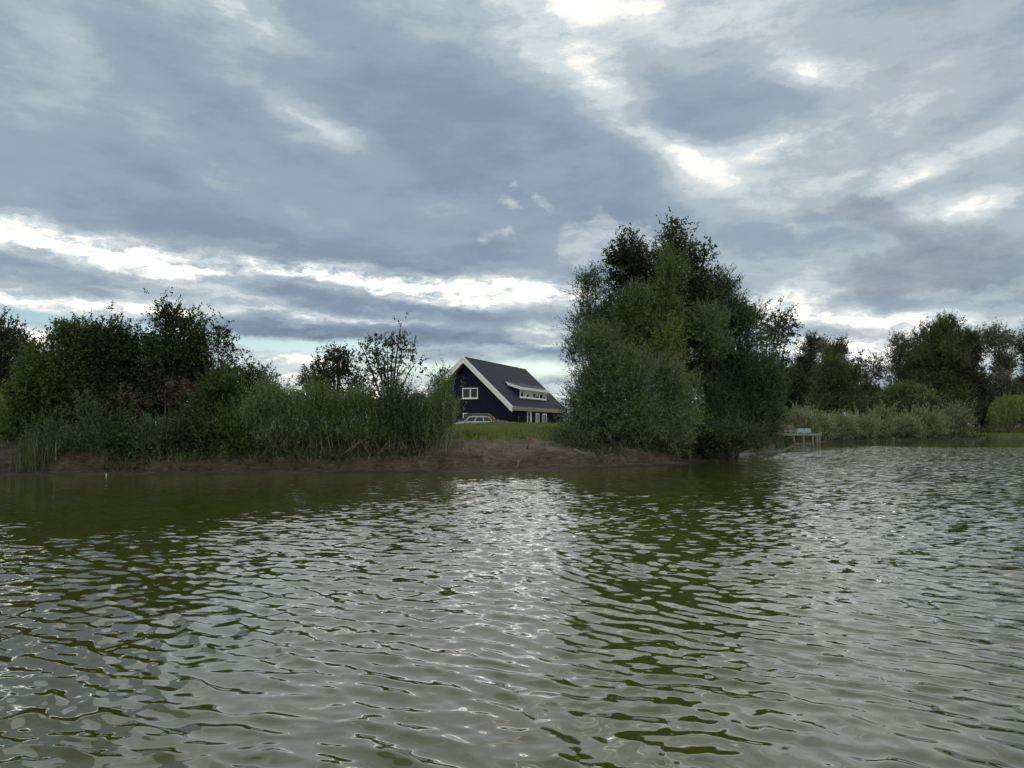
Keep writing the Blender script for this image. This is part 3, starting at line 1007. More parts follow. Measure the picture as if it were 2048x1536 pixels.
build_car('silver-grey estate car nosing left towards the willow scrub on the bank', (-4.1, 72.3, 1.41), math.radians(205), (.20, .23, .25), 1.46, .92, 4.6, 1.78,
          [(-2.28, .30), (2.15, .28), (2.30, .48), (2.22, .68), (1.25, .90), (-2.15, .95), (-2.30, .70)], ((-2.05, 1.22), (-1.65, .42)), .32, False)
build_car('black boxy off-road car parked nose right against the house gable', (-2.75, 77.2, 1.41), math.radians(-10), (.012, .013, .016), 1.86, 1.12, 4.7, 1.86,
          [(-2.30, .42), (2.20, .42), (2.36, .62), (2.33, .98), (1.95, 1.06), (1.05, 1.13), (-2.28, 1.14), (-2.34, .80)], ((-2.25, 1.02), (-2.12, .42)), .37, True)

# ------------------------------------------------------------------ jetty with its chairs
DKX, DKY, DKZ = 27.2, 69.0, 1.10
px2x = lambda p, Y=DKY: (p - 1024) / F * Y


def build_jetty():
    o = empty('jetty', (DKX, DKY, 0))
    tag(o, 'grey timber jetty on thin posts at the far shore', 'jetty')
    wood = simple('weathered_timber', (.15, .142, .125), .85, .3, 6, bump=.006, stretch=(1, 6, 1))
    paint = simple('faded_green_edge', (.11, .165, .155), .7, .2, 5)
    lx = lambda p: px2x(p) - DKX
    x0, x1 = lx(1566), lx(1640)
    d = MB()
    x = x0
    while x < x1 - .02:
        d.box((x, .05, DKZ - .045), (x + .125, 2.3, DKZ))
        x += .135
    d.build('planks', wood, o)
    for ya_, yb_ in ((0, .046), (2.305, 2.35)):
        e = MB()
        e.box((x0, ya_, DKZ - .19), (x1, yb_, DKZ + .012))
        e.build('edge_beam', paint, o)
    for p, y, t in ((1587.5, .12, 0), (1606.3, .12, .05), (1625, .12, 0), (1629.5, 1.0, 0), (1633, .12, 0), (1638.5, .12, -.03), (1587.5, 2.1, 0), (1606.5, 2.1, 0), (1625, 2.1, 0), (1593, 2.1, 0)):
        m = MB()
        top = DKZ - .05 if p < 1630 else DKZ + .02
        m.tube([(lx(p) - t, y, -1.1), (lx(p) - t * .2, y, .2), (lx(p) + t, y, top)], .075, 8)
        m.build('post', wood, o, smooth_shade=True)
    for ya_, yb_, za_ in ((.18, .26, .06), (1.98, 2.05, .10)):
        b = MB()
        b.box((x0, ya_, za_), (lx(1629), yb_, za_ + .12))
        b.build('cross_beam', wood, o)
    r = MB()
    xa = lx(1643.5)
    r.tube([(lx(1636), .3, DKZ + .02), (xa, .3, DKZ + .0)], .025, 6)
    r.tube([(xa, .3, DKZ - .25), (xa, .3, DKZ + .22)], .025, 6)
    r.tube([(xa, .75, DKZ - .25), (xa, .75, DKZ + .22)], .025, 6)
    r.tube([(xa, .3, DKZ + .2), (xa, .75, DKZ + .2)], .025, 6)
    r.build('ladder_rail', simple('rail_metal', (.22, .23, .23), .5, .1), o)
    ramp = MB()
    ramp.box((x0 - 4.5, .2, DKZ - .12), (x0 - .003, 1.7, DKZ - .01))
    ramp.build('gangway', wood, o)


build_jetty()


def build_lounger(label, px, y):
    o = empty('sun_lounger', (px2x(px), y, DKZ))
    tag(o, label, 'sun lounger', 'loungers on the jetty')
    wood = simple('grey_brown_slats', (.36, .325, .285), .8, .25, 7, stretch=(1, 6, 1))
    f = MB()
    for yy in (-.30, .30):
        f.box((-.12, yy - .025, .22), (1.35, yy + .025, .29))
    f.box((-.12, -.274, .225), (-.06, .274, .285))
    f.box((1.29, -.274, .225), (1.35, .274, .285))
    f.build('frame', wood, o)
    for xx in (.02, 1.20):
        for yy in (-.30, .30):
            m = MB()
            m.box((xx, yy - .022, 0), (xx + .05, yy + .022, .219))
            m.build('leg', wood, o)
    s = MB()
    for k in range(10):
        s.box((.10 + k * .118, -.30, .293), (.19 + k * .118, .30, .315))
    s.build('seat', wood, o)
    b = MB()
    for k in range(8):
        t0, t1 = k * .115, k * .115 + .10
        ca, sa = math.cos(math.radians(142)), math.sin(math.radians(142))
        p = [(.10 + ca * t0, .30 + sa * t0 * .88), (.10 + ca * t1, .30 + sa * t1 * .88)]
        b.hexa([(p[0][0], -.32, p[0][1]), (p[1][0], -.32, p[1][1]), (p[1][0], .32, p[1][1]), (p[0][0], .32, p[0][1])],
               [(p[0][0] + .015, -.32, p[0][1] + .02), (p[1][0] + .015, -.32, p[1][1] + .02), (p[1][0] + .015, .32, p[1][1] + .02), (p[0][0] + .015, .32, p[0][1] + .02)])
    b.build('backrest', wood, o)
    o.rotation_euler = (0, 0, math.radians(36))


build_lounger('grey-brown wooden lounger with raised back, half behind willow leaves on the jetty', 1583.0, 70.1)
build_lounger('grey-brown wooden lounger with raised back, next to the blue chairs', 1597.0, 70.4)


def build_chair(label, px, y):
    o = empty('garden_chair', (px2x(px), y, DKZ))
    tag(o, label, 'chair', 'pale blue chairs on the jetty')
    pl = simple('pale_blue_plastic', (.27, .35, .40), .55, .08, 4)
    b = MB()      # the back faces the water
    n = 7
    for k in range(n):
        a = -.31 + .62 * k / n
        c = -.31 + .62 * (k + 1) / n
        arc = lambda t: .03 * (1 - (t / .31) ** 2)
        b.hexa([(a, -.05 - arc(a), .10), (c, -.05 - arc(c), .10), (c, -.02 - arc(c), .10), (a, -.02 - arc(a), .10)],
               [(a, -.13 - arc(a), .50 + arc(a)), (c, -.13 - arc(c), .50 + arc(c)), (c, -.10 - arc(c), .50 + arc(c)), (a, -.10 - arc(a), .50 + arc(a))])
    b.build('backrest', pl, o)
    s = MB()
    s.box((-.29, -.03, .21), (.29, .50, .245))
    s.build('seat', pl, o, bevel=.01)
    for sx in (-1, 1):
        a = MB()
        a.box((sx * .31 - .03, -.10, .36), (sx * .31 + .03, .45, .39))
        a.build('armrest', pl, o)
        for yy in (-.02, .42):
            l = MB()
            l.box((sx * .29 - .022, yy, 0), (sx * .29 + .022, yy + .045, .208))
            l.build('leg', pl, o)


build_chair('pale blue garden chair standing beside the loungers on the jetty', 1604.5, 69.6)
build_chair('pale blue garden chair standing nearest the ladder end of the jetty', 1618.3, 69.6)

# ------------------------------------------------------------------ trees and shrubs, left bank
G1 = 'trees on the left bank'
G2 = 'willow scrub along the left bank'
plant('alder_tree', 'dark tree at the far left edge behind the light green alder', 'tree', G1, 'alder', 'dark_leaf', 44, 10,
      [(0, 715, 50, 60), (45, 700, 34, 36), (10, 670, 30, 26), (20, 790, 60, 60), (-60, 720, 60, 70), (65, 760, 30, 60), (50, 850, 60, 60)], 3.2, 11)
plant('alder_tree', 'light green alder with low spreading side at the left end of the bank', 'tree', G1, 'alder', 'alder_light', 30, 120,
      [(75, 745, 46, 40), (125, 705, 50, 46), (62, 800, 38, 40), (130, 780, 60, 50), (50, 850, 44, 36), (140, 672, 28, 24), (110, 840, 60, 40), (90, 780, 50, 60)], 4.8, 12)
plant('alder_tree', 'dark alder with two short leaders between the light green and the tall alder', 'tree', G1, 'alder', 'alder', 31, 205,
      [(205, 690, 44, 40), (192, 662, 20, 18), (228, 664, 20, 18), (200, 755, 60, 56), (250, 705, 30, 34), (190, 830, 70, 50), (170, 700, 30, 30), (215, 790, 60, 60), (160, 780, 50, 60), (262, 830, 50, 50)], 4.8, 13)
plant('alder_tree', 'tallest alder of the left bank with a loose pointed top', 'tree', G1, 'alder', 'alder', 32, 350,
      [(345, 645, 22, 26), (330, 628, 14, 16), (372, 655, 20, 22), (360, 690, 56, 40), (335, 745, 66, 50), (390, 720, 30, 50), (290, 700, 34, 36), (370, 800, 60, 50), (280, 770, 46, 50), (400, 680, 16, 26), (330, 850, 60, 50), (300, 800, 50, 50)], 4.4, 14)
plant('willow_sapling', 'slim sparse sapling rising right of the tallest alder', 'tree', G1, 'alder', 'alder', 33, 440,
      [(447, 690, 22, 40), (438, 658, 10, 18), (455, 730, 26, 36), (440, 780, 34, 40)], 1.5, 15, trunk_r=.05)
plant('oak_tree', 'dark rounded tree behind the bank sloping down to the right of the sapling', 'tree', G1, 'alder', 'dark_leaf', 46, 490,
      [(470, 765, 44, 34), (515, 762, 34, 24), (440, 790, 40, 40), (535, 790, 20, 30), (500, 810, 50, 40)], 3.4, 16)
plant('alder_tree', 'bushy mid green tree below the slim sapling', 'tree', G1, 'alder', 'alder_light', 30, 440,
      [(430, 800, 46, 46), (470, 830, 40, 44), (395, 840, 40, 40), (455, 770, 28, 28)], 3.4, 17)
plant('dead_thicket', 'brownish half-dead thicket under the tallest alder', 'shrub', G1, 'alder', 'dead_leaf', 29.8, 330,
      [(330, 800, 60, 36), (260, 810, 46, 30), (390, 790, 40, 30)], .45, 18, twigs=14)
for i, (lab, px, D, lobes, mt, cov) in enumerate((
    ('low grey-green willow bush over the reeds at the left end', 100, 27.6, [(100, 885, 34, 34), (130, 905, 26, 26), (78, 905, 20, 26)], 'willow_dark', 3.0),
    ('small willow bush with a pale silvery spray leaning out of its top', 185, 27.9, [(190, 882, 40, 30), (165, 812, 11, 18), (182, 838, 16, 16), (150, 900, 36, 26), (215, 905, 34, 24)], 'willow_dark', 2.0),
    ('dark willow bush below the dark alder', 262, 28.0, [(262, 875, 44, 36), (245, 845, 20, 24), (285, 900, 40, 26)], 'alder', 2.8),
    ('grey-leaved willow bush on pale thin stems below the tallest alder', 318, 27.8, [(312, 870, 26, 36), (335, 888, 34, 28), (300, 898, 30, 22)], 'willow_dark', 2.2),
    ('green broad-leaved bush between two grey willows', 390, 28.2, [(390, 860, 42, 46), (370, 895, 40, 28), (420, 895, 30, 28)], 'alder', 3.4),
    ('leafy green bush left of the tall grey willow bush', 455, 28.2, [(455, 850, 40, 48), (470, 893, 38, 28), (430, 880, 30, 30)], 'alder_light', 3.2),
)):
    shrub('willow_bush', lab, 'shrub', G2, 'alder' if 'alder' in mt else 'willow', mt, D, px, lobes, cov, 40 + i, 4, .35, 'pale_bark' if i in (3, 4) else 'bark', .06)
for i, (lab, px, D, lobes, mt, cov, st) in enumerate((
    ('broad grey-green willow bush, first of the tall scrub from the left', 548, 28.6, [(548, 815, 44, 44), (520, 850, 34, 44), (580, 845, 34, 44), (545, 885, 50, 26)], 'pale_willow', 3.4, 4),
    ('thicket of upright olive willow wands right of the broad grey bush', 640, 28.9, [(640, 810, 36, 36), (615, 845, 30, 40), (668, 835, 30, 44), (640, 870, 40, 24)], 'willow_green', 2.7, 6),
    ('upright willow wands in front of the sparse tree', 722, 29.0, [(720, 815, 36, 38), (700, 850, 30, 34), (750, 845, 30, 40), (722, 870, 40, 22)], 'willow_green', 2.5, 6),
    ('dense grey willow wands right of the sparse tree', 800, 29.2, [(795, 818, 34, 40), (780, 850, 30, 34), (826, 840, 26, 44), (800, 872, 40, 22)], 'willow_dark', 2.8, 6),
    ('willow bush at the right end of the scrub, covering the house corner', 872, 29.6, [(868, 822, 32, 48), (888, 785, 18, 26), (850, 850, 30, 34), (895, 840, 20, 44), (875, 875, 34, 22)], 'willow', 2.7, 5),
)):
    shrub('willow_bush', lab, 'shrub', G2, 'wand', mt, D, px, lobes, cov, 60 + i, st, .55, 'pale_bark', .05, depth=1.0, twigs=9)
plant('oak_tree', 'dark broad oak standing alone behind the willow scrub', 'tree', 'trees behind the left bank', 'alder', 'dark_leaf', 56, 672,
      [(665, 728, 44, 24), (680, 712, 30, 14), (628, 752, 32, 22), (715, 755, 26, 22), (655, 772, 50, 26), (605, 762, 16, 12), (700, 790, 40, 26)], 2.4, 20, trunk_r=.22, twigs=12)
plant('ash_tree', 'thin open tree with scattered leaf tufts behind the willow scrub', 'tree', 'trees behind the left bank', 'alder', 'alder', 42, 778,
      [(775, 715, 46, 38), (745, 702, 30, 22), (805, 705, 28, 28), (786, 682, 26, 20), (800, 662, 5, 14), (770, 750, 50, 24), (722, 692, 14, 8), (830, 735, 14, 22), (775, 785, 44, 24)], .72, 21, trunk_r=.10, twigs=22)
plant('maple_tree', 'dark tree showing behind the left roof edge of the house', 'tree', 'trees behind the left bank', 'alder', 'dark_leaf', 104, 885,
      [(888, 768, 18, 20), (872, 785, 16, 20), (905, 760, 14, 14), (884, 810, 30, 24)], 3.0, 22)
for i, (lab, px, D, lobes) in enumerate((
    ('low dark bush far behind the bank left of the oak', 590, 62, [(585, 800, 40, 24), (555, 810, 30, 24)]),
    ('low dark bush far behind the bank right of the oak', 735, 66, [(720, 808, 46, 14), (770, 812, 40, 14)]),
    ('pale distant bush line near the left side of the house', 845, 96, [(840, 806, 40, 16), (800, 812, 40, 14)]))):
    shrub('distant_bush', lab, 'shrub', 'low bushes behind the scrub', 'dense', 'far_dark', D, px, lobes, 2.6, 80 + i, 3, .5)
shrub('hazel_bush', 'feathery green bush on the left grass edge', 'shrub', G2, 'willow', 'alder_light', 37, 20, [(20, 856, 44, 20), (-30, 850, 40, 26), (55, 864, 24, 16)], 3.0, 90, 4, .4)
plant('weeping_willow', 'hanging yellow-green strands of a weeping willow cut by the left edge', 'tree', None, 'weep', 'weeping', 40, -40, [(-16, 800, 24, 50), (-40, 780, 50, 50)], 2.0, 91)

# ------------------------------------------------------------------ the big clump on the point
G3 = 'trees of the clump on the point'
plant('willow_tree', 'grey-green willow bush forming the left front of the clump', 'tree', G3, 'willow', 'pale_willow', 34.5, 1225,
      [(1215, 745, 52, 66), (1165, 790, 36, 56), (1265, 780, 44, 62), (1200, 690, 34, 42), (1150, 850, 34, 40), (1210, 850, 60, 56), (1280, 850, 44, 50), (1250, 730, 34, 44), (1170, 890, 44, 22)], 4.2, 101, 2, .3)
plant('willow_tree', 'slender loose willow spire at the left edge of the clump', 'tree', G3, 'willow', 'willow_dark', 37, 1190,
      [(1180, 600, 22, 46), (1172, 562, 13, 24), (1165, 650, 26, 46), (1195, 660, 26, 50), (1160, 700, 24, 40), (1192, 575, 12, 26)], 1.7, 102, trunk_r=.1)
plant('alder_tree', 'dark green tree with a ragged double top left of the tallest tree', 'tree', G3, 'alder', 'alder', 40, 1268,
      [(1250, 535, 32, 44), (1250, 494, 18, 20), (1280, 510, 18, 26), (1240, 600, 46, 50), (1300, 560, 36, 50), (1232, 660, 50, 50), (1290, 640, 50, 60), (1264, 484, 7, 14)], 4.0, 103)
plant('alder_tree', 'tallest dark tree of the clump with a pointed crown', 'tree', G3, 'alder', 'alder', 41, 1352,
      [(1352, 505, 30, 32), (1346, 472, 15, 20), (1388, 518, 28, 18), (1330, 530, 20, 28), (1360, 570, 56, 50), (1380, 640, 60, 60), (1330, 620, 50, 60), (1410, 502, 12, 8), (1396, 570, 30, 34), (1349, 458, 7, 14)], 4.0, 104)
plant('willow_tree', 'narrow grey-green willow column in front of the tallest tree', 'tree', G3, 'willow', 'willow_green', 37.5, 1338,
      [(1340, 560, 22, 36), (1335, 620, 28, 44), (1345, 530, 14, 22), (1330, 690, 34, 44)], 4.0, 105)
plant('willow_tree', 'rounded grey-green willow head right of the left spire', 'tree', G3, 'willow', 'willow_green', 37, 1275,
      [(1275, 600, 26, 34), (1262, 650, 34, 44), (1290, 640, 24, 40), (1270, 710, 44, 40)], 4.0, 106)
plant('willow_tree', 'broad dark willow sloping down to the water at the right of the clump', 'tree', G3, 'willow', 'willow_dark', 41.5, 1450,
      [(1440, 620, 48, 56), (1445, 578, 26, 26), (1400, 670, 50, 60), (1480, 680, 48, 56), (1500, 750, 48, 60), (1430, 760, 70, 70), (1522, 800, 36, 50), (1410, 840, 70, 50), (1490, 840, 60, 44), (1516, 850, 26, 34), (1390, 600, 34, 40), (1505, 640, 14, 22), (1514, 882, 28, 13), (1530, 800, 22, 44), (1530, 760, 24, 44)], 4.0, 107, 2, .3)
plant('willow_tree', 'silver-leaved willow bough in front of the broad dark willow', 'tree', G3, 'willow', 'willow', 41, 1425,
      [(1425, 655, 34, 42, -2.5), (1405, 640, 24, 30, -2.4), (1440, 700, 24, 30, -2.5)], 2.2, 108, trunk_r=.05)
plant('willow_tree', 'front willow bush in the middle of the clump above the rooty bank', 'tree', G3, 'willow', 'willow', 34.8, 1335,
      [(1335, 790, 44, 54), (1360, 840, 40, 44), (1310, 850, 40, 44), (1340, 885, 44, 20), (1330, 750, 28, 36)], 3.8, 109, 3, .3)
plant('maple_sapling', 'yellow-green sapling glowing in the middle of the clump', 'tree', G3, 'alder', 'yellow_green', 35.8, 1340,
      [(1335, 680, 22, 34), (1352, 660, 14, 24), (1320, 710, 24, 32), (1348, 715, 16, 26)], 2.4, 110, trunk_r=.05)
plant('maple_sapling', 'yellow-green sapling low between the two front willows', 'tree', G3, 'alder', 'yellow_green', 36.2, 1374,
      [(1388, 790, 16, 34), (1375, 760, 14, 26), (1392, 830, 14, 26), (1262, 690, 20, 30, 1.0)], 1.6, 111, trunk_r=.05)
plant('willow_tree', 'dark low willow drooping over the water at the foot of the clump', 'tree', G3, 'willow', 'willow_dark', 38.5, 1420,
      [(1420, 875, 60, 30), (1470, 880, 50, 28), (1380, 880, 40, 26), (1500, 890, 30, 16)], 3.8, 112, 3, .3)
plant('birch_sapling', 'thin airy sapling rising right of the clump against the pale sky', 'tree', G3, 'alder', 'alder', 53, 1530,
      [(1560, 660, 24, 30), (1575, 632, 14, 20), (1545, 690, 26, 34), (1580, 665, 12, 20), (1535, 650, 14, 16), (1555, 740, 34, 40), (1548, 785, 22, 28)], 1.6, 113, trunk_r=.09, twigs=12)
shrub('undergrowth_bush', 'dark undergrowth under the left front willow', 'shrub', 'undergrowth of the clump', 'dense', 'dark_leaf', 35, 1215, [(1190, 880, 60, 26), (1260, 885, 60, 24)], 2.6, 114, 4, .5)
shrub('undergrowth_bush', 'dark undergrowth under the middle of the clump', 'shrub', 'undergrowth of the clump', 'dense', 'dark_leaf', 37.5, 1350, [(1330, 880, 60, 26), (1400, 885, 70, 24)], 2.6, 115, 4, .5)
shrub('willow_bush', 'small dark bush at the grass edge left of the clump', 'shrub', 'undergrowth of the clump', 'willow', 'willow_dark', 32.5, 1140, [(1138, 878, 24, 18), (1160, 890, 24, 14)], 3.2, 116, 3, .2)

# ------------------------------------------------------------------ far shore
G4, G5, G6 = 'tall trees on the far shore', 'grey willow scrub on the far shore', 'bushes behind the far scrub'
FAR = (
    ('poplar_tree', 'poplar with a blunt top just right of the airy sapling', 'willow', 'far_dark', 118, 1622, [(1622, 700, 18, 28), (1615, 740, 24, 40), (1628, 770, 26, 40), (1600, 740, 18, 34)], 3.2),
    ('poplar_tree', 'second poplar, slim, right of the blunt-topped one', 'willow', 'far_grey', 116, 1652, [(1650, 700, 12, 28), (1655, 740, 16, 40), (1645, 770, 18, 34)], 3.0),
    ('poplar_tree', 'narrowest poplar with bare twigs at its right side', 'willow', 'far_dark', 120, 1684, [(1684, 700, 9, 28), (1686, 740, 12, 34), (1680, 775, 14, 34)], 3.0),
    ('lime_tree', 'mid green pyramid-shaped tree behind the jetty', 'willow', 'far_green', 98, 1668, [(1668, 715, 18, 30), (1660, 760, 38, 40), (1690, 770, 26, 44), (1650, 805, 48, 34), (1695, 810, 34, 30), (1670, 740, 26, 36)], 4.2),
    ('birch_tree', 'almost bare birch right of the narrow poplar', 'alder', 'far_grey', 122, 1718, [(1716, 715, 16, 26), (1722, 745, 16, 26), (1708, 740, 12, 20)], .8),
    ('ash_tree', 'low leaning open tree between the bare birch and the great willow', 'willow', 'far_green', 116, 1752, [(1750, 728, 18, 18), (1762, 750, 20, 20), (1740, 765, 26, 22), (1725, 790, 40, 26)], 1.7),
    ('willow_tree', 'open grey willow with tufted top left of the great willow', 'willow', 'far_grey', 112, 1808, [(1795, 690, 18, 20), (1788, 712, 18, 22), (1822, 700, 18, 22), (1815, 730, 28, 30), (1805, 760, 34, 26), (1835, 680, 14, 16)], 2.4),
    ('willow_tree', 'great round-topped willow, tallest on the far shore', 'willow', 'far_green', 108, 1890, [(1900, 665, 34, 28), (1870, 685, 36, 36), (1930, 695, 30, 36), (1890, 725, 62, 44), (1860, 760, 50, 40), (1925, 760, 44, 44), (1895, 800, 60, 34), (1848, 720, 28, 36)], 4.2),
    ('alder_tree', 'thin dark tree leaning against the right side of the great willow', 'alder', 'far_dark', 106, 1950, [(1948, 690, 16, 26), (1955, 720, 16, 30), (1945, 760, 24, 34), (1962, 790, 24, 30)], 2.3),
    ('willow_tree', 'two-stemmed willow with a round left head near the right edge', 'willow', 'far_grey', 108, 2005, [(1995, 668, 20, 22), (1990, 700, 22, 26), (2000, 740, 20, 34), (2028, 690, 16, 20), (2020, 725, 14, 22), (2010, 780, 34, 34)], 2.8),
    ('willow_tree', 'willow cut by the right edge of the view', 'willow', 'far_dark', 108, 2062, [(2052, 690, 16, 22), (2070, 720, 34, 40), (2050, 790, 30, 40), (2080, 660, 30, 40)], 2.8),
)
for i, (nm, lab, kd, mt, D, px, lobes, cov) in enumerate(FAR):
    plant(nm, lab, 'tree', G4, kd, mt, D + 18, px, lobes, cov, 200 + i, trunk_r=.22 if cov > 2 else .12)
BACK = (
    ('dark shady tree mass behind the jetty and pyramid tree', 112, 1600, [(1590, 780, 30, 40), (1610, 810, 40, 34), (1570, 770, 40, 50), (1530, 785, 50, 60), (1480, 790, 50, 60), (1560, 835, 50, 30), (1500, 840, 60, 30)], 'far_dark'),
    ('dark tree filling the gap under the leaning open tree', 124, 1735, [(1735, 800, 50, 26), (1770, 800, 40, 26), (1700, 800, 30, 30)], 'far_dark'),
    ('dark tree below the two-stemmed willow', 112, 1985, [(1975, 800, 40, 34), (2020, 800, 40, 30), (1945, 815, 30, 30)], 'dark_leaf'),
    ('dark tree closing the right edge behind the weeping willow', 116, 2060, [(2060, 790, 40, 40), (2100, 780, 50, 50)], 'far_dark'))
for i, (lab, D, px, lobes, mt) in enumerate(BACK):
    plant('background_tree', lab, 'tree', 'dark trees filling the far shore', 'willow', mt, D + 20, px, lobes, 3.6, 230 + i)
shrub('willow_bush', 'dark low bush drooping over the water just left of the jetty', 'shrub', G5, 'willow', 'willow_dark', 65.5, 1545, [(1525, 872, 24, 12), (1545, 880, 11, 7)], 3.6, 259, 4, .4)
shrub('rounded_bush', 'large dome-shaped olive bush in front of the great willow', 'shrub', G6, 'dense', 'willow_green', 119, 1810, [(1810, 800, 56, 34), (1760, 810, 40, 26), (1860, 805, 46, 28), (1815, 785, 36, 22)], 4.0, 240, 3, .5)
for i, (px, D, lab, lobes) in enumerate((
    (1780, 96, 'dark leafy hedge bush below the dome-shaped bush', [(1775, 825, 36, 20), (1740, 830, 26, 18)]),
    (1850, 98, 'dark leafy hedge bush right of the first one', [(1850, 823, 40, 22), (1810, 825, 30, 20)]),
    (1930, 104, 'dark hedge bush next to the open lawn', [(1925, 822, 34, 24), (1955, 825, 22, 24), (1895, 822, 26, 22)]),
    (1985, 124, 'dark low bush behind the trunk of the weeping willow', [(1975, 840, 30, 18), (2010, 840, 34, 18)]),
    (2055, 126, 'dark low bush at the right edge behind the lawn', [(2045, 840, 34, 18), (2080, 836, 40, 20)]))):
    shrub('hedge_bush', lab, 'shrub', G6, 'dense', 'alder', D + 15, px, lobes, 4.0, 250 + i, 3, .5)
SC = (
    (1590, 78, 'pale willow scrub bush above the loungers', [(1590, 845, 26, 22), (1570, 850, 22, 24), (1608, 848, 20, 22)]),
    (1632, 82, 'pale willow scrub bush above the ladder end of the jetty', [(1630, 842, 20, 22), (1640, 858, 24, 20)]),
    (1672, 89, 'rounded willow scrub bush right of the jetty', [(1672, 850, 26, 22), (1690, 862, 20, 16), (1655, 864, 20, 14)]),
    (1720, 93, 'willow scrub bush below the bare birch', [(1718, 848, 24, 20), (1735, 860, 24, 16), (1700, 862, 22, 14)]),
    (1765, 97, 'taller willow scrub bush in the middle of the row', [(1762, 836, 16, 20), (1770, 852, 26, 20), (1750, 862, 24, 16)]),
    (1812, 100, 'yellowish willow scrub bush below the dark hedge', [(1808, 850, 24, 18), (1825, 860, 24, 16), (1795, 862, 20, 14)]),
    (1855, 103, 'grey willow scrub bush second from the lawn', [(1850, 845, 26, 20), (1870, 852, 26, 20), (1845, 862, 26, 14)]),
    (1912, 106, 'tall silvery willow scrub bush ending at the lawn', [(1912, 838, 20, 24), (1900, 856, 30, 20), (1925, 858, 16, 18)]))
for i, (px, D, lab, lobes) in enumerate(SC):
    shrub('willow_bush', lab, 'shrub', G5, 'willow', 'scrub', D + 1.5, px, lobes, 3.6, 260 + i, 5, .7, 'pale_bark', .07)
plant('weeping_willow', 'yellow-green weeping willow on the lawn at the right edge', 'tree', None, 'weep', 'weeping', 118, 2018,
      [(2005, 812, 28, 30), (2035, 808, 34, 32), (1990, 825, 16, 26), (2060, 820, 26, 30), (2020, 800, 24, 18)], 3.4, 270, trunk_r=.22)

# ------------------------------------------------------------------ grass, roots, reeds, debris
g = rs(3)


def scatter(n, x0, x1, d0, d1, ymax=60, yb=(20, 60)):
    x = g.uniform(x0, x1, n * 3)
    y = g.uniform(*yb, n * 3)
    d = shore_dist(x, y)
    ok = (d > d0) & (d < d1) & (y < ymax)
    x, y, d = x[ok][:n], y[ok][:n], d[ok][:n]
    return np.stack([x, y, ground_z(x, y) - .02], -1), d


p, d = scatter(70000, -7, 5.6, 3.6, 18)
keep = g.uniform(size=len(p)) < smooth(3.4, 5.2, d + fbm(p[:, 0] * .9, p[:, 1] * .9, 41) * 2.0) * .9
p, d = p[keep], d[keep]
blades('grass', p, .06 + .20 * smooth(11, 5.5, d) * g.uniform(.3, 1.3, len(p)), .012, .35, 'grass', g)
p, d = scatter(16000, -34, -13, 4.0, 14)
blades('grass', p, .20, .014, .35, 'grass', g)
p, d = scatter(2600, -7, 5.6, 3.8, 7.5)
clump = fbm(p[:, 0] * 1.2, p[:, 1] * 1.2, 55)
blades('dry_grass', p[clump > .05], .42, .010, .25, 'dry_grass', g)
p, d = scatter(9000, 58, 130, 14, 40, 170, (95, 160))
blades('dry_grass', p, .8, .05, .2, 'dry_grass', g)
p, d = scatter(26000, 58, 130, 1.5, 20, 170, (95, 160))
blades('grass', p, .16, .05, .4, 'grass', g)
p, d = scatter(70000, -15.2, 14, .8, 6.5, 46)
w = np.where((p[:, 0] > -3.4) & (p[:, 0] < 3.2), 0, 1.0) * np.where(p[:, 0] < -6.5, smooth(.7, 1.3, d), 1) * smooth(1.0, 2.0, d + .5 * (p[:, 0] < -6.5) + fbm(p[:, 0] * .9, p[:, 1] * .9, 91) * 1.2)
p = p[g.uniform(size=len(p)) < w]
blades('undergrowth', p, .30, .024, .6, 'sedge', g)
p, d = scatter(9000, 20, 72, .25, 5, 115, (50, 115))
blades('undergrowth', p, .75, .06, .5, 'sedge', g)
p, d = scatter(16000, -7, 5.6, 3.5, 6.4)
w = smooth(-.15, .3, fbm(p[:, 0] * .9, p[:, 1] * .5, 97)) * smooth(3.6, 4.8, d)
p = p[g.uniform(size=len(p)) < w]
blades('weeds', p, .30, .022, .5, 'sedge', g)
p, d = scatter(5000, -5, 5, .8, 3.9)
w = smooth(.12, .5, fbm(p[:, 0] * 1.6, p[:, 1] * 1.6, 99))
p = p[g.uniform(size=len(p)) < w]
blades('dead_stalks', p, .22, .009, .7, 'dry_grass', g)
# roots and dead stalks hanging over the little earth step along the shore
p, d = scatter(26000, -18, 13, .75, 1.7, 44)
w = np.where((p[:, 0] > -.6) & (p[:, 0] < 3.2), .55, 1.0) * smooth(-.35, .25, fbm(p[:, 0] * 1.3, p[:, 1] * 0, 61))  # those in the middle also stand in for the undercut's shade
p = p[g.uniform(size=len(p)) < w]
p[:, 2] += .06
blades('roots', p, .26, .011, .45, 'root', g, (0, -.75, -.5))
p, d = scatter(7000, -18, 13, 1.2, 3.4, 44)
p = p[g.uniform(size=len(p)) < np.where((p[:, 0] > -2) & (p[:, 0] < 4.0), .10, 1.0)]
blades('dead_stalks', p, .55, .010, .22, 'root', g)

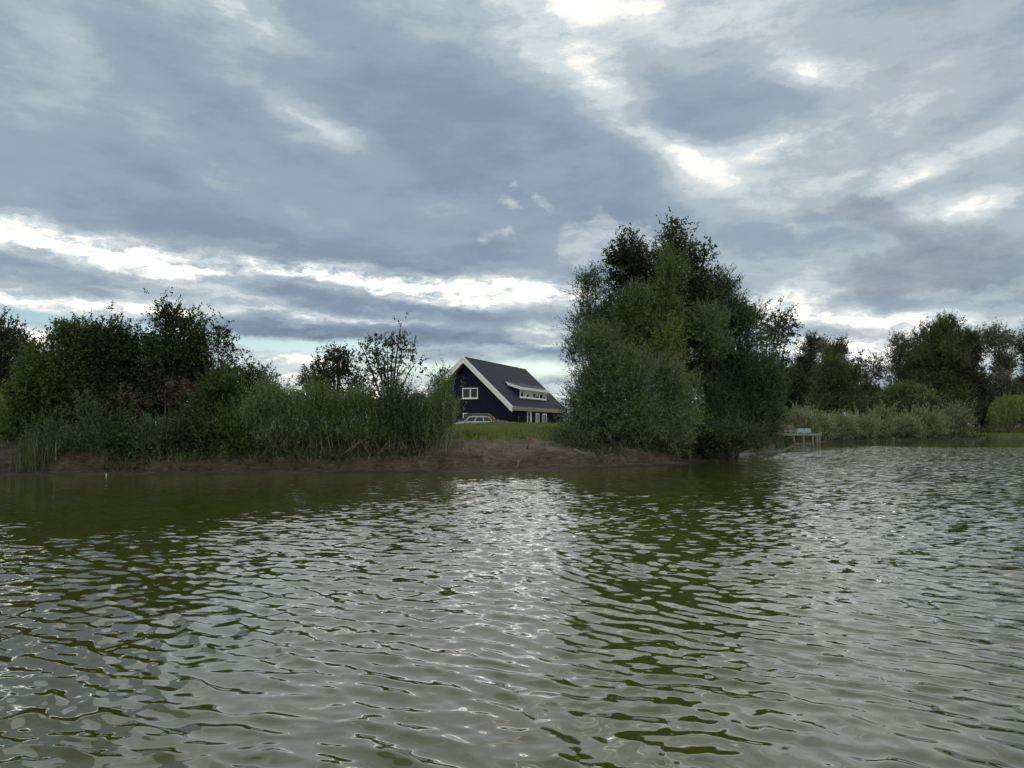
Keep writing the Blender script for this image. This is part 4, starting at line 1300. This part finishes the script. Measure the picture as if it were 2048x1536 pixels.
p = np.array([(-17.6 + g.normal() * .35, 26.3 + g.normal() * .3, .1) for _ in range(170)])
o = blades('reed_clump', p, 1.5, .014, .12, 'reed', g, kind=None, label='upright green reeds at the waterline near the left edge', cat='reeds')
stick_m = simple('bleached_stick', (.24, .21, .165), .8, .2, 8)
for lab, pts, r in (
        ('pale bare stick leaning left out of the bank beside the reeds', [(83, 946), (86, 930), (90, 916)], .022),
        ('pale upright stick rising beside the reeds', [(108, 941), (110, 915), (112, 885)], .02),
        ('dark dead branch lying along the waterline at the left edge', [(5, 951), (30, 945), (66, 936)], .05),
        ('grey driftwood branch lying on the mud below the clump', [(1132, 921), (1152, 919), (1168, 915)], .035),
        ('fallen thin branch slanting down from the left front willow', [(1148, 898), (1164, 905), (1182, 911)], .02),
        ('pale twig standing at the water in the middle of the mud', [(1032, 938), (1036, 928), (1038, 920)], .014)):
    mb = MB()
    P3_ = [at(a, b, 26.6 if a < 200 else (31.2 if a > 1100 else 28.4)) for a, b in pts]
    mb.tube(P3_, np.linspace(r, r * .45, len(pts)), 7)
    mid = (P3_[1] + P3_[2]) / 2
    mb.tube([mid, mid + np.array((.10, .05, .10)), mid + np.array((.16, .08, .22))], [r * .4, r * .3, r * .15], 5)
    tag(mb.build('branch', M['bark'] if 'dark' in lab else stick_m, None, smooth_shade=True), lab, 'branch')
mb = MB()
tw = MB()
for k in range(24):
    x = g.uniform(-5, 6)
    d0 = g.uniform(.3, 3.6)
    y = np.interp(x, SHORE[:, 0], SHORE[:, 1]) + d0
    a_, l_ = g.normal(0, .6), g.uniform(.2, .8)
    z = gzp(x, y)
    x2, y2 = x + math.cos(a_) * l_, y + math.sin(a_) * l_
    tw.tube([(x, y, z + .01), ((x + x2) / 2, (y + y2) / 2, (z + gzp(x2, y2)) / 2 + .05), (x2, y2, gzp(x2, y2) + .03)], [.008, .007, .004], 5)
tag(tw.build('driftwood_litter', simple('dull_twig', (.11, .095, .075), .85, .3, 8), None, smooth_shade=True), kind='stuff')
mb = MB()
PD = min(np.arange(29.5, 34, .05), key=lambda D_: abs(at(1054, 897, D_)[2] - gzp(at(1054, 897, D_)[0], D_)))
base = at(1054, 897, PD) - np.array((0, 0, .12))
mb.tube([base, base + np.array((.06, 0, .35)), at(1058, 875, PD)], [.036, .036, .034], 10)
top = at(1058, 875, PD)
mb.tube([top + np.array((.0, 0, -.12)), top + np.array((.10, 0, -.06))], [.02, .02], 8)
tag(mb.build('marker_post', simple('rusty_red_paint', (.12, .038, .028), .7, .25, 10), None, smooth_shade=True), 'rusty red post leaning on the mud slope below the grass', 'post')

# yellow flowers on the crest in front of the dark car, and a tall seed stalk
fo = at(985, 843, 43.5)
root = np.array((fo[0], fo[1], gzp(fo[0], fo[1])))
o = empty('flower_clump', root)
tag(o, 'clump of yellow flowers on the grass crest in front of the black car', 'flowers')
mb = MB()
hd = []
for k in range(16):
    q = np.array((g.normal() * .16, g.normal() * .12, .34 + g.uniform(-.1, .12)))
    mb.tube([(q[0] * .3, q[1] * .3, 0), (q[0] * .7, q[1] * .7, q[2] * .6), q], .006, 4)
    hd.append(q)
mb.build('stem', simple('flower_stem', (.05, .08, .02), .8), o)
mb = MB()
for q in hd:
    for a in range(7):
        an = a * .9 + g.uniform(0, .5)
        t = np.array((math.cos(an), math.sin(an) * .6, .35 * math.sin(an * 2)))
        s_ = np.array((-math.sin(an), math.cos(an), .3)) * .02
        mb.add([q, q + t * .04 + s_, q + t * .085, q + t * .04 - s_], [(0, 1, 2, 3)])
mb.build('petal', simple('yellow_petal', (.55, .33, .02), .7, .3, 20), o)
so = at(1037, 842, 40)
root = np.array((so[0], so[1], gzp(so[0], so[1]) - .03))
o = empty('seed_stalk', root)
tag(o, 'tall seed stalk standing on the grass crest in front of the house corner', 'plant')
top = at(1037.5, 832, 40) - root
mb = MB()
mb.tube([(0, 0, 0), top * .5, top], [.012, .01, .008], 5)
mb.build('stem', simple('stalk', (.08, .09, .03), .8), o)
mb = MB()
mb.tube([top * .72, top * .86, top], [.016, .034, .010], 7)
mb.build('seed_head', simple('seed_head', (.09, .085, .04), .9), o, smooth_shade=True)
for lab, x, y in (('small dark stone sitting at the edge of the wet mud', 981, 939), ('dark clod at the waterline beside the pale twig', 1029, 938)):
    D = 2414 / (y - 855) + .25
    c = at(x, y, D)
    c[2] = max(gzp(c[0], c[1]), 0)
    bm = bmesh.new()
    bmesh.ops.create_icosphere(bm, subdivisions=3, radius=.06)
    for v in bm.verts:
        k = 1 + .35 * float(fbm(np.array([v.co.x * 9 + 3]), np.array([v.co.y * 9 + v.co.z * 7]), 7, 3)[0])
        v.co = Vector((v.co.x * k * 1.3, v.co.y * k, v.co.z * k * .9))
    me = bpy.data.meshes.new('stone')
    bm.to_mesh(me)
    bm.free()
    o = link_mesh('stone', me, simple('wet_stone', (.03, .027, .024), .5, .2, 12))
    o.location = c
    tag(o, lab, 'stone')
mb = MB()
c = at(222, 951, 25.4)
mb.tube([(0, 0, -.05), (0, 0, .0), (0, 0, .05), (0, 0, .10)], [.014, .024, .02, .008], 10)
o = mb.build('float', simple('white_float', (.4, .4, .38), .5, .05), None, smooth_shade=True)
o.location = (c[0], c[1] - .3, 0)
tag(o, 'small white float on the water near the left bank', 'float')
